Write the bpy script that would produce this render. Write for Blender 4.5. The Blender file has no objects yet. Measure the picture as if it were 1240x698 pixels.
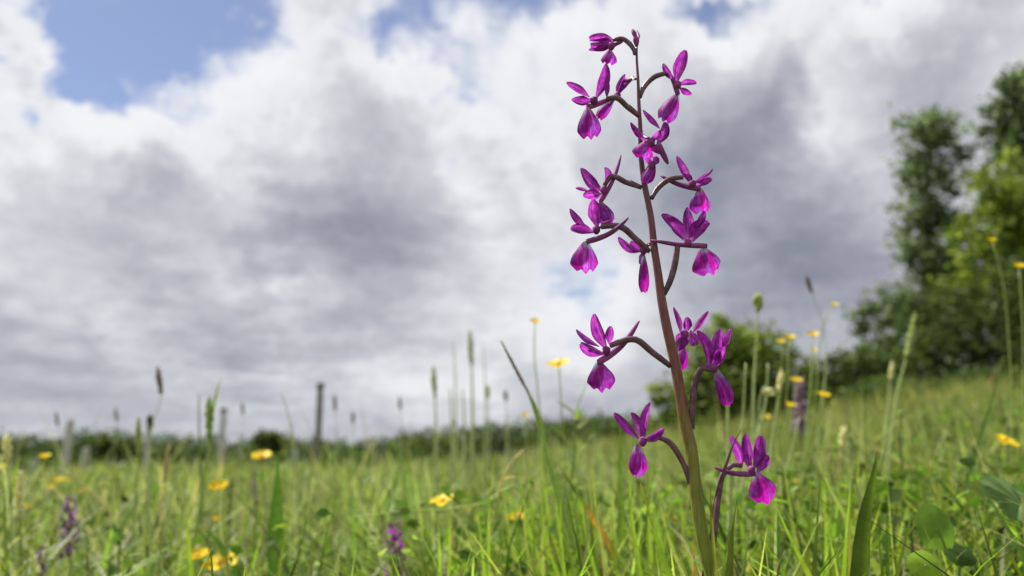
import bpy, math, random
import numpy as np
from mathutils import Vector, Matrix
R = math.radians
random.seed(7); rng = np.random.default_rng(7)
scene = bpy.context.scene
COL = scene.collection

# ------------------------------------------------------------------ camera
W, H, F = 1240.0, 698.0, 973.0          # photograph size and focal length in its pixels
EYE = 515.0                             # pixel row of eye level
CAMZ = 0.30
PITCH = math.atan((EYE - H/2) / F)
cam_d = bpy.data.cameras.new('camera'); cam = bpy.data.objects.new('camera', cam_d); COL.objects.link(cam)
cam.location = (0, 0, CAMZ); cam.rotation_euler = (math.pi/2 + PITCH, 0, 0)
cam_d.sensor_width = 36; cam_d.lens = 36*F/W; cam_d.clip_start = 0.02; cam_d.clip_end = 3000
cam_d.dof.use_dof = True; cam_d.dof.focus_distance = 0.365; cam_d.dof.aperture_fstop = 7.6
scene.camera = cam
FWD = np.array([0, math.cos(PITCH), math.sin(PITCH)]); UP = np.array([0, -math.sin(PITCH), math.cos(PITCH)])
CAM = np.array([0, 0, CAMZ])
def ray(x, y):
    return FWD + np.array([(x-W/2)/F, 0, 0]) + UP*((H/2-y)/F)
def at(x, y, Y):
    """point seen at photo pixel (x, y), standing Y metres in front of the camera"""
    d = ray(x, y); return CAM + d*(Y/d[1])
def azel(x, y):
    d = ray(x, y); d = d/np.linalg.norm(d)
    return math.atan2(d[0], d[1]), math.asin(d[2])

# ------------------------------------------------------------------ light and sky
SUN_AZ, SUN_EL = R(-52), R(56)
sun_d = bpy.data.lights.new('sun', 'SUN'); sun = bpy.data.objects.new('sun', sun_d); COL.objects.link(sun)
sun_d.energy = 4.8; sun_d.angle = R(3); sun_d.color = (1, 0.95, 0.86)
sdir = Vector((math.sin(SUN_AZ)*math.cos(SUN_EL), math.cos(SUN_AZ)*math.cos(SUN_EL), math.sin(SUN_EL)))
sun.rotation_euler = sdir.to_track_quat('Z', 'Y').to_euler(); sun.location = (0, 0, 30)
vs = scene.view_settings
vs.view_transform = 'Standard'; vs.look = 'None'; vs.exposure = 0.92; vs.gamma = 1.0; vs.use_curve_mapping = False

def mathn(nt, op, a, b=None, clamp=False):
    n = nt.nodes.new('ShaderNodeMath'); n.operation = op; n.use_clamp = clamp
    for i, v in enumerate((a, b)):
        if v is None: continue
        if isinstance(v, (int, float)): n.inputs[i].default_value = v
        else: nt.links.new(v, n.inputs[i])
    return n.outputs[0]
def vmath(nt, op, a, b=None, s=None):
    n = nt.nodes.new('ShaderNodeVectorMath'); n.operation = op
    for i, v in enumerate((a, b)):
        if v is None: continue
        if isinstance(v, (tuple, list)): n.inputs[i].default_value = v
        else: nt.links.new(v, n.inputs[i])
    if s is not None:
        if isinstance(s, (int, float)): n.inputs['Scale'].default_value = s
        else: nt.links.new(s, n.inputs['Scale'])
    return n.outputs[0]
def noise(nt, vec, scale, detail=4, rough=0.5, dist=0.0, out='Fac', dim='3D'):
    n = nt.nodes.new('ShaderNodeTexNoise'); n.noise_dimensions = dim
    if vec is not None: nt.links.new(vec, n.inputs['Vector'])
    n.inputs['Scale'].default_value = scale; n.inputs['Detail'].default_value = detail
    n.inputs['Roughness'].default_value = rough; n.inputs['Distortion'].default_value = dist
    return n.outputs[out]
def ramp(nt, fac, stops, interp='LINEAR'):
    n = nt.nodes.new('ShaderNodeValToRGB'); n.color_ramp.interpolation = interp
    el = n.color_ramp.elements
    while len(el) < len(stops): el.new(0.5)
    for e, (p, c) in zip(el, stops):
        e.position = p; e.color = (*c, 1) if len(c) == 3 else c
    nt.links.new(fac, n.inputs[0]); return n.outputs[0]

# cloud thickness over azimuth and elevation: (photo x, y, radius x, radius y, turn in degrees, amount)
CLOUDS = [
 (110, 40, 230, 115, -18, -.62), (270, 15, 150, 65, 0, -.42), (60, 95, 70, 70, 0, -.40), (0, 40, 75, 75, 0, .55),
 (510, 15, 140, 75, 10, -.48), (660, 5, 120, 50, 0, -.44), (840, -8, 70, 36, 0, -.40), (1045, -8, 70, 45, 0, -.36),
 (420, 10, 60, 50, 0, .18), (570, 25, 50, 40, 0, .22),
 (360, 190, 210, 140, 0, .22), (440, 290, 240, 105, 10, .36), (300, 280, 200, 90, 0, .10),
 (110, 265, 220, 110, -10, .22), (80, 405, 300, 62, 0, .38), (400, 400, 170, 60, 10, .15),
 (880, 190, 200, 190, 35, .22), (960, 290, 290, 170, 20, .36), (1000, 350, 230, 90, 0, .22),
 (900, 120, 230, 70, 40, .25), (1110, 110, 240, 60, 40, .28), (780, 70, 90, 60, 30, .10),
 (560, 190, 120, 190, 0, -.22), (630, 90, 150, 110, 0, -.18), (1000, 75, 150, 36, 50, -.30), (1060, 195, 120, 60, 0, -.30),
 (860, 30, 120, 50, 0, -.20), (890, 215, 70, 40, 0, -.12),
 (270, 355, 190, 34, 8, -.22), (340, 80, 230, 90, 0, -.10), (40, 190, 110, 130, 0, -.12), (180, 430, 260, 34, -4, -.15), (400, 438, 240, 34, 0, -.20),
 (728, 350, 85, 90, 0, -.36), (640, 400, 150, 60, 0, -.10), (620, 330, 120, 90, 0, -.12), (250, 480, 800, 80, 0, .10), (620, 500, 700, 60, 0, .10), (555, 200, 110, 90, 0, .24), (90, 250, 220, 120, 0, -.10), (1180, 40, 130, 60, 20, -.14),
]
world = bpy.data.worlds.new('World'); scene.world = world; world.use_nodes = True
nt = world.node_tree; nt.nodes.clear()
grp = bpy.data.node_groups.new('cloud_thickness', 'ShaderNodeTree')
grp.interface.new_socket('P', in_out='INPUT', socket_type='NodeSocketVector')
grp.interface.new_socket('T', in_out='OUTPUT', socket_type='NodeSocketFloat')
gi = grp.nodes.new('NodeGroupInput'); go = grp.nodes.new('NodeGroupOutput')
P = gi.outputs[0]
ps = grp.nodes.new('ShaderNodeSeparateXYZ'); grp.links.new(P, ps.inputs[0])
pc = grp.nodes.new('ShaderNodeCombineXYZ'); grp.links.new(ps.outputs[0], pc.inputs[0])      # cloud layers flatten towards the horizon
grp.links.new(mathn(grp, 'MULTIPLY', mathn(grp, 'LOGARITHM', mathn(grp, 'ADD', mathn(grp, 'MAXIMUM', ps.outputs[1], 0.0), .13), math.e), .42), pc.inputs[1])
PL = pc.outputs[0]
wn = noise(grp, vmath(grp, 'MULTIPLY', PL, (1, 1.5, 1)), 5.5, 5, .64, 0, 'Color', '2D')
wp = vmath(grp, 'ADD', P, vmath(grp, 'SCALE', vmath(grp, 'SUBTRACT', wn, (.5, .5, .5)), s=.24))
acc = None
for (x, y, rx, ry, turn, amt) in CLOUDS:
    a, e = azel(x, y)
    m = grp.nodes.new('ShaderNodeMapping'); m.vector_type = 'TEXTURE'
    m.inputs['Location'].default_value = (a, e, 0); m.inputs['Rotation'].default_value = (0, 0, R(turn))
    m.inputs['Scale'].default_value = (rx/F*1.25, ry/F*1.25, 1)
    grp.links.new(wp, m.inputs['Vector'])
    g = grp.nodes.new('ShaderNodeTexGradient'); g.gradient_type = 'SPHERICAL'
    grp.links.new(m.outputs[0], g.inputs[0])
    s = grp.nodes.new('ShaderNodeMapRange'); s.interpolation_type = 'SMOOTHSTEP'
    grp.links.new(g.outputs['Fac'], s.inputs['Value'])
    s.inputs['To Max'].default_value = amt
    acc = s.outputs[0] if acc is None else mathn(grp, 'ADD', acc, s.outputs[0])
f1 = noise(grp, vmath(grp, 'MULTIPLY', PL, (1, 1.7, 1)), 4.2, 8, .62, 0, dim='2D')
vo = grp.nodes.new('ShaderNodeTexVoronoi'); vo.voronoi_dimensions = '2D'; vo.feature = 'F1'; vo.inputs['Scale'].default_value = 11
vo.inputs['Detail'].default_value = 2; vo.inputs['Roughness'].default_value = .5
grp.links.new(vmath(grp, 'MULTIPLY', wp, (1, 1.5, 1)), vo.inputs['Vector'])
t = mathn(grp, 'ADD', acc, .485)
t = mathn(grp, 'ADD', t, mathn(grp, 'MULTIPLY', mathn(grp, 'SUBTRACT', f1, .5), .92))
t = mathn(grp, 'ADD', t, mathn(grp, 'MULTIPLY', mathn(grp, 'SUBTRACT', .35, vo.outputs['Distance']), .22))
grp.links.new(t, go.inputs[0])
tc = nt.nodes.new('ShaderNodeTexCoord'); sx = nt.nodes.new('ShaderNodeSeparateXYZ')
nt.links.new(tc.outputs['Generated'], sx.inputs[0])
cx = nt.nodes.new('ShaderNodeCombineXYZ')
nt.links.new(mathn(nt, 'ARCTAN2', sx.outputs[0], sx.outputs[1]), cx.inputs[0])
nt.links.new(mathn(nt, 'ARCSINE', sx.outputs[2]), cx.inputs[1])
g1 = nt.nodes.new('ShaderNodeGroup'); g1.node_tree = grp; nt.links.new(cx.outputs[0], g1.inputs[0])
g2 = nt.nodes.new('ShaderNodeGroup'); g2.node_tree = grp
nt.links.new(vmath(nt, 'ADD', cx.outputs[0], (-.015, .035, 0)), g2.inputs[0])
T = g1.outputs[0]
shade = mathn(nt, 'MULTIPLY', mathn(nt, 'SUBTRACT', T, g2.outputs[0]), .55)      # sunward side of a billow is brighter
Tl = mathn(nt, 'SUBTRACT', T, shade)
ccol = ramp(nt, Tl, [(p_, tuple(v*10.6 for v in c_)) for p_, c_ in [(.08, (.90, .905, .93)), (.28, (.83, .835, .865)), (.44, (.645, .655, .70)), (.60, (.495, .51, .565)), (.80, (.36, .38, .445)), (1.0, (.255, .275, .34))]])
sky = nt.nodes.new('ShaderNodeTexSky'); sky.sky_type = 'NISHITA'; sky.sun_disc = False
sky.sun_elevation = SUN_EL; sky.sun_rotation = SUN_AZ; sky.dust_density = .4; sky.air_density = 1.1; sky.ozone_density = 3
cov = nt.nodes.new('ShaderNodeMapRange'); cov.interpolation_type = 'SMOOTHSTEP'
nt.links.new(T, cov.inputs['Value']); cov.inputs['From Min'].default_value = -.20; cov.inputs['From Max'].default_value = .26; cov.inputs['To Min'].default_value = .10
mx = nt.nodes.new('ShaderNodeMix'); mx.data_type = 'RGBA'
nt.links.new(cov.outputs[0], mx.inputs['Factor']); nt.links.new(vmath(nt, 'MULTIPLY', sky.outputs[0], (1.0, .95, 1.08)), mx.inputs['A']); nt.links.new(ccol, mx.inputs['B'])
bg = nt.nodes.new('ShaderNodeBackground'); bg.inputs['Strength'].default_value = .05
nt.links.new(mx.outputs['Result'], bg.inputs['Color'])
wo = nt.nodes.new('ShaderNodeOutputWorld'); nt.links.new(bg.outputs[0], wo.inputs[0])
world.cycles.sampling_method = 'MANUAL'; world.cycles.sample_map_resolution = 512
scene.cycles.max_bounces = 6; scene.cycles.diffuse_bounces = 3; scene.cycles.transmission_bounces = 4
scene.cycles.use_denoising = True; scene.cycles.denoiser = 'OPENIMAGEDENOISE'
scene.cycles.sample_clamp_indirect = 6

# ------------------------------------------------------------------ materials
def newmat(name):
    m = bpy.data.materials.new(name); m.use_nodes = True; m.node_tree.nodes.clear(); return m, m.node_tree
def finish(nt, col, rough=.5, trans=0.0, tcol=None, spec=.4, bump=None):
    p = nt.nodes.new('ShaderNodeBsdfPrincipled'); o = nt.nodes.new('ShaderNodeOutputMaterial')
    if isinstance(col, tuple): p.inputs['Base Color'].default_value = (*col, 1)
    else: nt.links.new(col, p.inputs['Base Color'])
    p.inputs['Roughness'].default_value = rough; p.inputs['Specular IOR Level'].default_value = spec
    if bump is not None:
        b = nt.nodes.new('ShaderNodeBump'); b.inputs['Strength'].default_value = bump[1]; b.inputs['Distance'].default_value = bump[2]
        nt.links.new(bump[0], b.inputs['Height']); nt.links.new(b.outputs[0], p.inputs['Normal'])
    if trans > 0:
        tr = nt.nodes.new('ShaderNodeBsdfTranslucent'); mixs = nt.nodes.new('ShaderNodeMixShader')
        mixs.inputs[0].default_value = trans
        c = tcol if tcol is not None else col
        if isinstance(c, tuple): tr.inputs[0].default_value = (*c, 1)
        else: nt.links.new(c, tr.inputs[0])
        nt.links.new(p.outputs[0], mixs.inputs[1]); nt.links.new(tr.outputs[0], mixs.inputs[2])
        nt.links.new(mixs.outputs[0], o.inputs[0])
    else: nt.links.new(p.outputs[0], o.inputs[0])
def mixc(nt, f, a, b, mode='MIX'):
    n = nt.nodes.new('ShaderNodeMix'); n.data_type = 'RGBA'; n.blend_type = mode
    if isinstance(f, (int, float)): n.inputs['Factor'].default_value = f
    else: nt.links.new(f, n.inputs['Factor'])
    for k, v in (('A', a), ('B', b)):
        if isinstance(v, tuple): n.inputs[k].default_value = (*v, 1)
        else: nt.links.new(v, n.inputs[k])
    return n.outputs['Result']
def geo(nt): return nt.nodes.new('ShaderNodeNewGeometry').outputs['Position']

def m_foliage(name, trans=.4, rough=.5, spec=.35, nscale=60, gain=1.0):
    m, t = newmat(name); a = t.nodes.new('ShaderNodeAttribute'); a.attribute_name = 'col'
    n = noise(t, geo(t), nscale, 3, .6)
    k = ramp(t, n, [(.25, (.62*gain, .62*gain, .55*gain)), (.5, (gain, gain, gain)), (.78, (1.35*gain, 1.3*gain, 1.3*gain))])
    c = mixc(t, 1.0, a.outputs['Color'], k, 'MULTIPLY')
    finish(t, c, rough, trans, mixc(t, 1.0, c, (1.2, 1.22, .85), 'MULTIPLY'), spec); return m
M_GRASS = m_foliage('grass_blades', .55, .48, .35, 45)
M_LEAF = m_foliage('broad_leaves', .52, .6, .2, 90)
M_TREE = m_foliage('tree_foliage', .5, .55, .25, 1.3)
M_STALK = m_foliage('stalk_green', .25, .5, .4, 300, 1.45)

def m_petal(name, dark, mid, light, pale, trans=.45, flush=None):
    m, t = newmat(name); uv = t.nodes.new('ShaderNodeUVMap'); uv.uv_map = 'uv'
    s = t.nodes.new('ShaderNodeSeparateXYZ'); t.links.new(uv.outputs[0], s.inputs[0])
    v = noise(t, vmath(t, 'MULTIPLY', uv.outputs[0], (1.1, 11, 1)), 1.0, 3, .6)      # veins run along the petal
    g = noise(t, geo(t), 420, 3, .6)
    f = mathn(t, 'ADD', mathn(t, 'MULTIPLY', v, .65), mathn(t, 'MULTIPLY', g, .35))
    c = ramp(t, f, [(.35, dark), (.5, mid), (.64, light)])
    e = mathn(t, 'ABSOLUTE', mathn(t, 'SUBTRACT', mathn(t, 'FRACT', s.outputs[1]), .5))
    c = mixc(t, 1.0, c, ramp(t, e, [(.0, (1.25, 1.7, 1.25)), (.25, (1.05, 1.1, 1.05)), (.5, (.75, .65, .75))]), 'MULTIPLY')
    b = t.nodes.new('ShaderNodeMapRange'); t.links.new(s.outputs[0], b.inputs[0])
    b.inputs['From Min'].default_value = .30; b.inputs['From Max'].default_value = .02; b.inputs['To Max'].default_value = .55
    c = mixc(t, b.outputs[0], c, pale)
    if flush:      # patches of violet bloom over the magenta
        fl_ = ramp(t, noise(t, vmath(t, 'ADD', vmath(t, 'MULTIPLY', uv.outputs[0], (1.2, 1.6, 1)), geo(t)), 1.6, 2, .5), [(.46, (0, 0, 0)), (.58, (1, 1, 1))])
        c = mixc(t, fl_, c, mixc(t, 1.0, c, flush, 'MULTIPLY'))
    oi = t.nodes.new('ShaderNodeObjectInfo')
    c = mixc(t, 1.0, c, ramp(t, oi.outputs['Random'], [(0, (.72, .72, .76)), (1, (1.2, 1.15, 1.15))]), 'MULTIPLY')
    finish(t, c, .58, trans, mixc(t, 1.0, c, (1.4, 1.25, 1.4), 'MULTIPLY'), .22, (v, .35, .0006)); return m
M_SEPAL = m_petal('sepal_magenta', (.13, .007, .15), (.29, .022, .31), (.48, .09, .50), (.46, .14, .46), .5)
M_LIP = m_petal('lip_magenta', (.14, .003, .13), (.34, .006, .28), (.50, .02, .42), (.48, .17, .48), .45, (.80, 6.0, 1.35))
M_SPUR = m_petal('spur_purple', (.17, .03, .15), (.29, .06, .26), (.42, .13, .39), (.40, .13, .36), .25)
m, t = newmat('orchid_stem'); sp = t.nodes.new('ShaderNodeSeparateXYZ'); t.links.new(geo(t), sp.inputs[0])
zf = t.nodes.new('ShaderNodeMapRange'); t.links.new(sp.outputs[2], zf.inputs[0]); zf.inputs['From Min'].default_value = .20; zf.inputs['From Max'].default_value = .48
zn = mathn(t, 'ADD', zf.outputs[0], mathn(t, 'MULTIPLY', mathn(t, 'SUBTRACT', noise(t, geo(t), 90, 3), .5), .10))
c = ramp(t, zn, [(.20, (.20, .24, .035)), (.30, (.20, .18, .035)), (.42, (.20, .075, .05)), (.6, (.18, .05, .06)), (.85, (.14, .045, .075)), (1, (.13, .045, .08))])
st = noise(t, vmath(t, 'MULTIPLY', geo(t), (1, 1, .12)), 900, 2, .5)
c = mixc(t, 1.0, c, ramp(t, st, [(.3, (.7, .7, .7)), (.7, (1.3, 1.3, 1.3))]), 'MULTIPLY')
finish(t, c, .42, .08, None, .5, (st, .4, .0008)); M_STEM = m
m, t = newmat('flower_stalk_purple')
st = noise(t, geo(t), 260, 3, .5); c = ramp(t, st, [(.3, (.085, .04, .06)), (.5, (.135, .06, .09)), (.7, (.20, .10, .14))])
finish(t, c, .45, .05, None, .45, (st, .3, .0006)); M_PED = m
m, t = newmat('buttercup_petal'); n = noise(t, geo(t), 200, 3)
c = ramp(t, n, [(.3, (.74, .52, .005)), (.7, (.82, .64, .010))]); finish(t, c, .5, .4, None, .25); M_YEL = m
m, t = newmat('buttercup_centre'); n = noise(t, geo(t), 900, 2)
c = ramp(t, n, [(.35, (.35, .22, .01)), (.65, (.75, .45, .02))]); finish(t, c, .6); M_YCEN = m
m, t = newmat('bark'); v = vmath(t, 'MULTIPLY', geo(t), (6, 6, 1.2)); n = noise(t, v, 3, 6, .65)
c = ramp(t, n, [(.3, (.05, .04, .03)), (.7, (.17, .14, .11))]); finish(t, c, .85, 0, None, .2, (n, .6, .03)); M_BARK = m
def m_post(name, a, b):
    m, t = newmat(name); v = vmath(t, 'MULTIPLY', geo(t), (14, 14, 1.5)); n = noise(t, v, 3, 6, .6)
    c = ramp(t, n, [(.3, a), (.7, b)]); finish(t, c, .85, 0, None, .2, (n, .5, .01)); return m
M_POSTP = m_post('weathered_pale_wood', (.36, .34, .32), (.60, .575, .54))
M_POSTD = m_post('weathered_grey_wood', (.08, .075, .065), (.20, .185, .165))
m, t = newmat('post_cap_black'); finish(t, (.02, .02, .022), .5); M_CAP = m
m, t = newmat('meadow_soil'); a = noise(t, geo(t), .35, 5, .6); b = noise(t, geo(t), 14, 4, .6)
c = mixc(t, b, ramp(t, a, [(.3, (.07, .09, .022)), (.6, (.10, .12, .03)), (.8, (.14, .13, .045))]), (.05, .045, .02)); 
finish(t, c, .95, 0, None, .1, (b, .5, .03)); M_GROUND = m

# ------------------------------------------------------------------ mesh helpers
def tag(o, label, cat=None, group=None, kind=None):
    if label: o['label'] = label
    if cat: o['category'] = cat
    if group: o['group'] = group
    if kind: o['kind'] = kind
    return o
def empty(name, loc):
    o = bpy.data.objects.new(name, None); COL.objects.link(o); o.location = tuple(loc); o.empty_display_size = .05; return o
def mesh(name, V, Fc, mat, parent=None, col=None, uv=None, smooth=True):
    """V (n,3) world positions, Fc (m,k) faces of one size or list of those arrays"""
    V = np.asarray(V, dtype=np.float32)
    org = np.zeros(3, np.float32)
    if parent is not None: org = np.array(parent.matrix_world_loc if hasattr(parent, 'matrix_world_loc') else WLOC[parent.name], np.float32)
    else: org = np.array([V[:, 0].mean(), V[:, 1].mean(), V[:, 2].min()], np.float32)
    me = bpy.data.meshes.new(name); fl = Fc if isinstance(Fc, list) else [Fc]
    fl = [np.asarray(f, dtype=np.int32) for f in fl if len(f)]
    me.vertices.add(len(V)); me.vertices.foreach_set('co', (V - org).ravel())
    nl = sum(f.size for f in fl); npoly = sum(len(f) for f in fl)
    me.loops.add(nl); me.loops.foreach_set('vertex_index', np.concatenate([f.ravel() for f in fl]))
    tot = np.concatenate([np.full(len(f), f.shape[1], np.int32) for f in fl])
    me.polygons.add(npoly); me.polygons.foreach_set('loop_start', np.concatenate([[0], np.cumsum(tot)[:-1]]).astype(np.int32))
    try: me.polygons.foreach_set('loop_total', tot)
    except Exception: pass
    if col is not None:
        c = np.asarray(col, np.float32)
        if c.ndim == 1: c = np.tile(c, (len(V), 1))
        c4 = np.ones((len(V), 4), np.float32); c4[:, :3] = c
        at_ = me.attributes.new('col', 'FLOAT_COLOR', 'POINT'); at_.data.foreach_set('color', c4.ravel())
    if uv is not None:
        l = me.uv_layers.new(name='uv'); idx = np.concatenate([f.ravel() for f in fl])
        l.data.foreach_set('uv', np.asarray(uv, np.float32)[idx].ravel())
    me.update(calc_edges=True)
    me.polygons.foreach_set('use_smooth', np.full(npoly, smooth)); me.materials.append(mat)
    o = bpy.data.objects.new(name, me); COL.objects.link(o)
    if parent is not None: o.parent = parent
    else: o.location = tuple(float(v) for v in org)
    WLOC[o.name] = org.copy() if parent is None else org.copy()
    return o
WLOC = {}
def thing(name, loc, label, cat, group=None):
    o = empty(name, loc); WLOC[o.name] = np.array(loc, np.float32); return tag(o, label, cat, group)
def sub(name, V, Fc, mat, part, **k):
    """a sub-part: positions in world space, part object sits at the thing's origin"""
    return mesh(name, V, Fc, mat, part, **k)
def chord(pts):
    pts = np.asarray(pts, float); d = np.concatenate([[0], np.cumsum(np.linalg.norm(np.diff(pts, axis=0), axis=1)+1e-9)]); return d/d[-1]
def spline(pts, n):
    """smooth curve through pts, sampled evenly along its length (tangents weighted by spacing, so no overshoot)"""
    pts = np.asarray(pts, float); u = np.linspace(0, 1, n)
    if len(pts) == 2: return pts[0]*(1-u[:, None]) + pts[1]*u[:, None]
    k = chord(pts); h = np.diff(k)[:, None]; sl = np.diff(pts, axis=0)/h
    m = np.vstack([sl[:1], (sl[:-1]*h[1:]+sl[1:]*h[:-1])/(h[1:]+h[:-1]), sl[-1:]])
    m[0] = 1.5*sl[0]-.5*m[1]; m[-1] = 1.5*sl[-1]-.5*m[-2]
    i = np.clip(np.searchsorted(k, u, side='right')-1, 0, len(pts)-2); hh = h[i]; t = ((u-k[i])[:, None])/hh
    return (2*t**3-3*t**2+1)*pts[i]+(t**3-2*t**2+t)*hh*m[i]+(-2*t**3+3*t**2)*pts[i+1]+(t**3-t**2)*hh*m[i+1]
def tube(pts, rad, ns=8, cap=True):
    pts = np.asarray(pts, float); n = len(pts); rad = np.interp(np.linspace(0, 1, n), np.linspace(0, 1, len(rad)), rad)
    tg = np.gradient(pts, axis=0); tg /= np.linalg.norm(tg, axis=1)[:, None]+1e-12
    ref = np.array([0, 1, 0.]) if abs(tg[0][1]) < .9 else np.array([1, 0, 0.])
    u = np.cross(tg[0], ref); u /= np.linalg.norm(u); V = []
    for i in range(n):
        u = u - tg[i]*np.dot(u, tg[i]); u /= np.linalg.norm(u)+1e-12; v = np.cross(tg[i], u)
        a = np.arange(ns)/ns*2*math.pi
        V.append(pts[i] + rad[i]*(np.cos(a)[:, None]*u + np.sin(a)[:, None]*v))
    V = np.vstack(V); Fq = []
    for i in range(n-1):
        for j in range(ns):
            Fq.append((i*ns+j, i*ns+(j+1) % ns, (i+1)*ns+(j+1) % ns, (i+1)*ns+j))
    fl = [np.array(Fq)]
    if cap: fl.append(np.array([list(range(ns))[::-1], [(n-1)*ns+j for j in range(ns)]]))
    uvs = np.array([[i/(n-1), j/ns] for i in range(n) for j in range(ns)])
    return V, fl, uvs
def merge(parts):
    """join (V, faces) pieces of one part"""
    V, byk, off = [], {}, 0
    for v, f in parts:
        for a in (f if isinstance(f, list) else [f]):
            a = np.asarray(a); byk.setdefault(a.shape[1], []).append(a+off)
        V.append(v); off += len(v)
    return np.vstack(V), [np.vstack(x) for x in byk.values()]
def grid_faces(nu, nv):
    i, j = np.meshgrid(np.arange(nu-1), np.arange(nv-1), indexing='ij'); a = (i*nv+j).ravel()
    return np.stack([a, a+1, a+nv+1, a+nv], 1)
def blade_surface(axis, prof, width, side, cup=0., nv=5, ruffle=0., twist=0., tip_wave=0., seed=0):
    """a leaf or petal swept along axis points; prof(s) is relative half width, cup lifts the edges along the normal"""
    axis = np.asarray(axis, float); n = len(axis); r = np.random.default_rng(abs(seed))
    tg = np.gradient(axis, axis=0); tg /= np.linalg.norm(tg, axis=1)[:, None]+1e-12
    V, UV = [], []; ph = r.uniform(0, 6.3, 3)
    for i in range(n):
        s = i/(n-1); sd = side - tg[i]*np.dot(side, tg[i]); sd /= np.linalg.norm(sd)+1e-12; nm = np.cross(tg[i], sd)
        if twist:
            a = twist*s; sd, nm = sd*math.cos(a)+nm*math.sin(a), nm*math.cos(a)-sd*math.sin(a)
        w = width*.5*prof(s)
        for j in range(nv):
            q = 2*j/(nv-1)-1
            lift = cup*w*q*q + ruffle*width*math.sin(5*q+ph[0]+s*4)*s*abs(q)
            V.append(axis[i] + sd*q*w + nm*lift + tg[i]*(tip_wave*width*math.cos(q*6.3+.5*math.sin(ph[1]))*max(0, s-.6)*2.5))
            UV.append((s, q*.495+.5+seed % 17))
    return np.array(V), grid_faces(n, nv), np.array(UV)

# ------------------------------------------------------------------ ground
def gz(x, y):
    x = np.asarray(x, float); y = np.asarray(y, float)
    r = np.hypot(x, y); k = np.clip((r-1.5)/10, 0, 1)
    xs_ = .5*(x+np.sqrt(x*x+.04))
    return .160*xs_ + .015*(x-xs_) - .041*y + k*(.05*np.sin(x*.9+y*.5)+.04*np.sin(y*1.1-x*.3+1)+.10*np.sin(x*.21+2)*np.sin(y*.17))
rr = np.concatenate([[0.0], np.geomspace(.25, 900, 110)]); na = 144
an = np.arange(na)/na*2*math.pi
GX = (rr[:, None]*np.cos(an)).ravel(); GY = (rr[:, None]*np.sin(an)).ravel()
GV = np.stack([GX, GY, gz(GX, GY)], 1)
i, j = np.meshgrid(np.arange(len(rr)-1), np.arange(na), indexing='ij')
i = i.ravel(); j = j.ravel()
GF = np.stack([i*na+j, (i+1)*na+j, (i+1)*na+(j+1) % na, i*na+(j+1) % na], 1)
gd = mesh('ground', GV, GF, M_GROUND); tag(gd, 'sloping meadow ground under the grass', 'ground', kind='structure')

def rootpt(p):
    """ground point under p"""
    return np.array([p[0], p[1], float(gz(p[0], p[1]))-.01])

# ------------------------------------------------------------------ meadow grass (nobody could count it)
def blades(n, x, y, h, w, lean, phi, face, cols, lv=5, droop=.5):
    s = np.linspace(0, 1, lv)[None, :]
    z0 = gz(x, y)-.01
    out = (lean*h)[:, None]*(s**2)
    cx_ = x[:, None] + np.cos(phi)[:, None]*out; cy_ = y[:, None] + np.sin(phi)[:, None]*out
    cz_ = z0[:, None] + h[:, None]*(s - droop*(lean[:, None])*s**3*.5)
    wd = (w[:, None]*.5)*np.clip(1.0 - s**2.2, .04, 1)
    fx = np.cos(face)[:, None]*wd; fy = np.sin(face)[:, None]*wd
    L = np.stack([cx_-fx, cy_-fy, cz_], -1); Rr = np.stack([cx_+fx, cy_+fy, cz_], -1)
    V = np.stack([L, Rr], 2).reshape(-1, 3)
    b = (np.arange(n)*lv*2)[:, None] + (np.arange(lv-1)*2)[None, :]; b = b.ravel()
    Fq = np.stack([b, b+1, b+3, b+2], 1)
    C = np.repeat(cols, lv*2, axis=0)
    return V, Fq, C
def palette(n, cols, wts, jit=.30):
    c = np.array(cols)[rng.choice(len(cols), n, p=np.array(wts)/sum(wts))]
    return c*(1+rng.normal(0, jit, (n, 1)))*(1+rng.normal(0, .06, (n, 3)))
def polar(n, r0, r1, k, half=58):
    """area samples ahead of the camera with density falling as r^-k"""
    e = 2-k; u = rng.random(n); r = (r0**e + u*(r1**e-r0**e))**(1/e) if abs(e) > 1e-3 else r0*(r1/r0)**u
    a = R(90) + R(half)*rng.uniform(-1, 1, n)
    return r*np.cos(a), r*np.sin(a), r
GREENS = [(.12, .165, .03), (.165, .21, .05), (.21, .245, .075), (.25, .27, .12), (.07, .11, .025), (.29, .25, .11), (.34, .27, .13)]
def slope_px(x, y):
    u = x/np.maximum(y, .2); return F*.8*np.where(u > 0, .160*u-.041, .015*u-.041) + 20
def clear_px(x, y):
    u = 620+F*x/np.maximum(y, .2); return 75*((u > 1095) & (u < 1260) & (y < .75))+75*((u > 445) & (u < 510) & (y < .9))+60*((u > 55) & (u < 112) & (y < 1.05))+75*((u > 225) & (u < 290) & (y < .9))
def cap_height(x, y, h, lim):
    """keep ordinary blades below the sight line through photo row lim"""
    top = CAMZ - y*np.tan(np.arctan((lim-H/2)/F)-PITCH)
    return np.minimum(h, np.maximum(.03, top-gz(x, y)))
def clump(x, y, f=1.0):
    return .5+.25*np.sin(x*5.3*f+1.7*np.sin(y*3.1*f))+.25*np.sin(y*6.7*f-x*2.9*f+np.sin(x*4.1*f))
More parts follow.
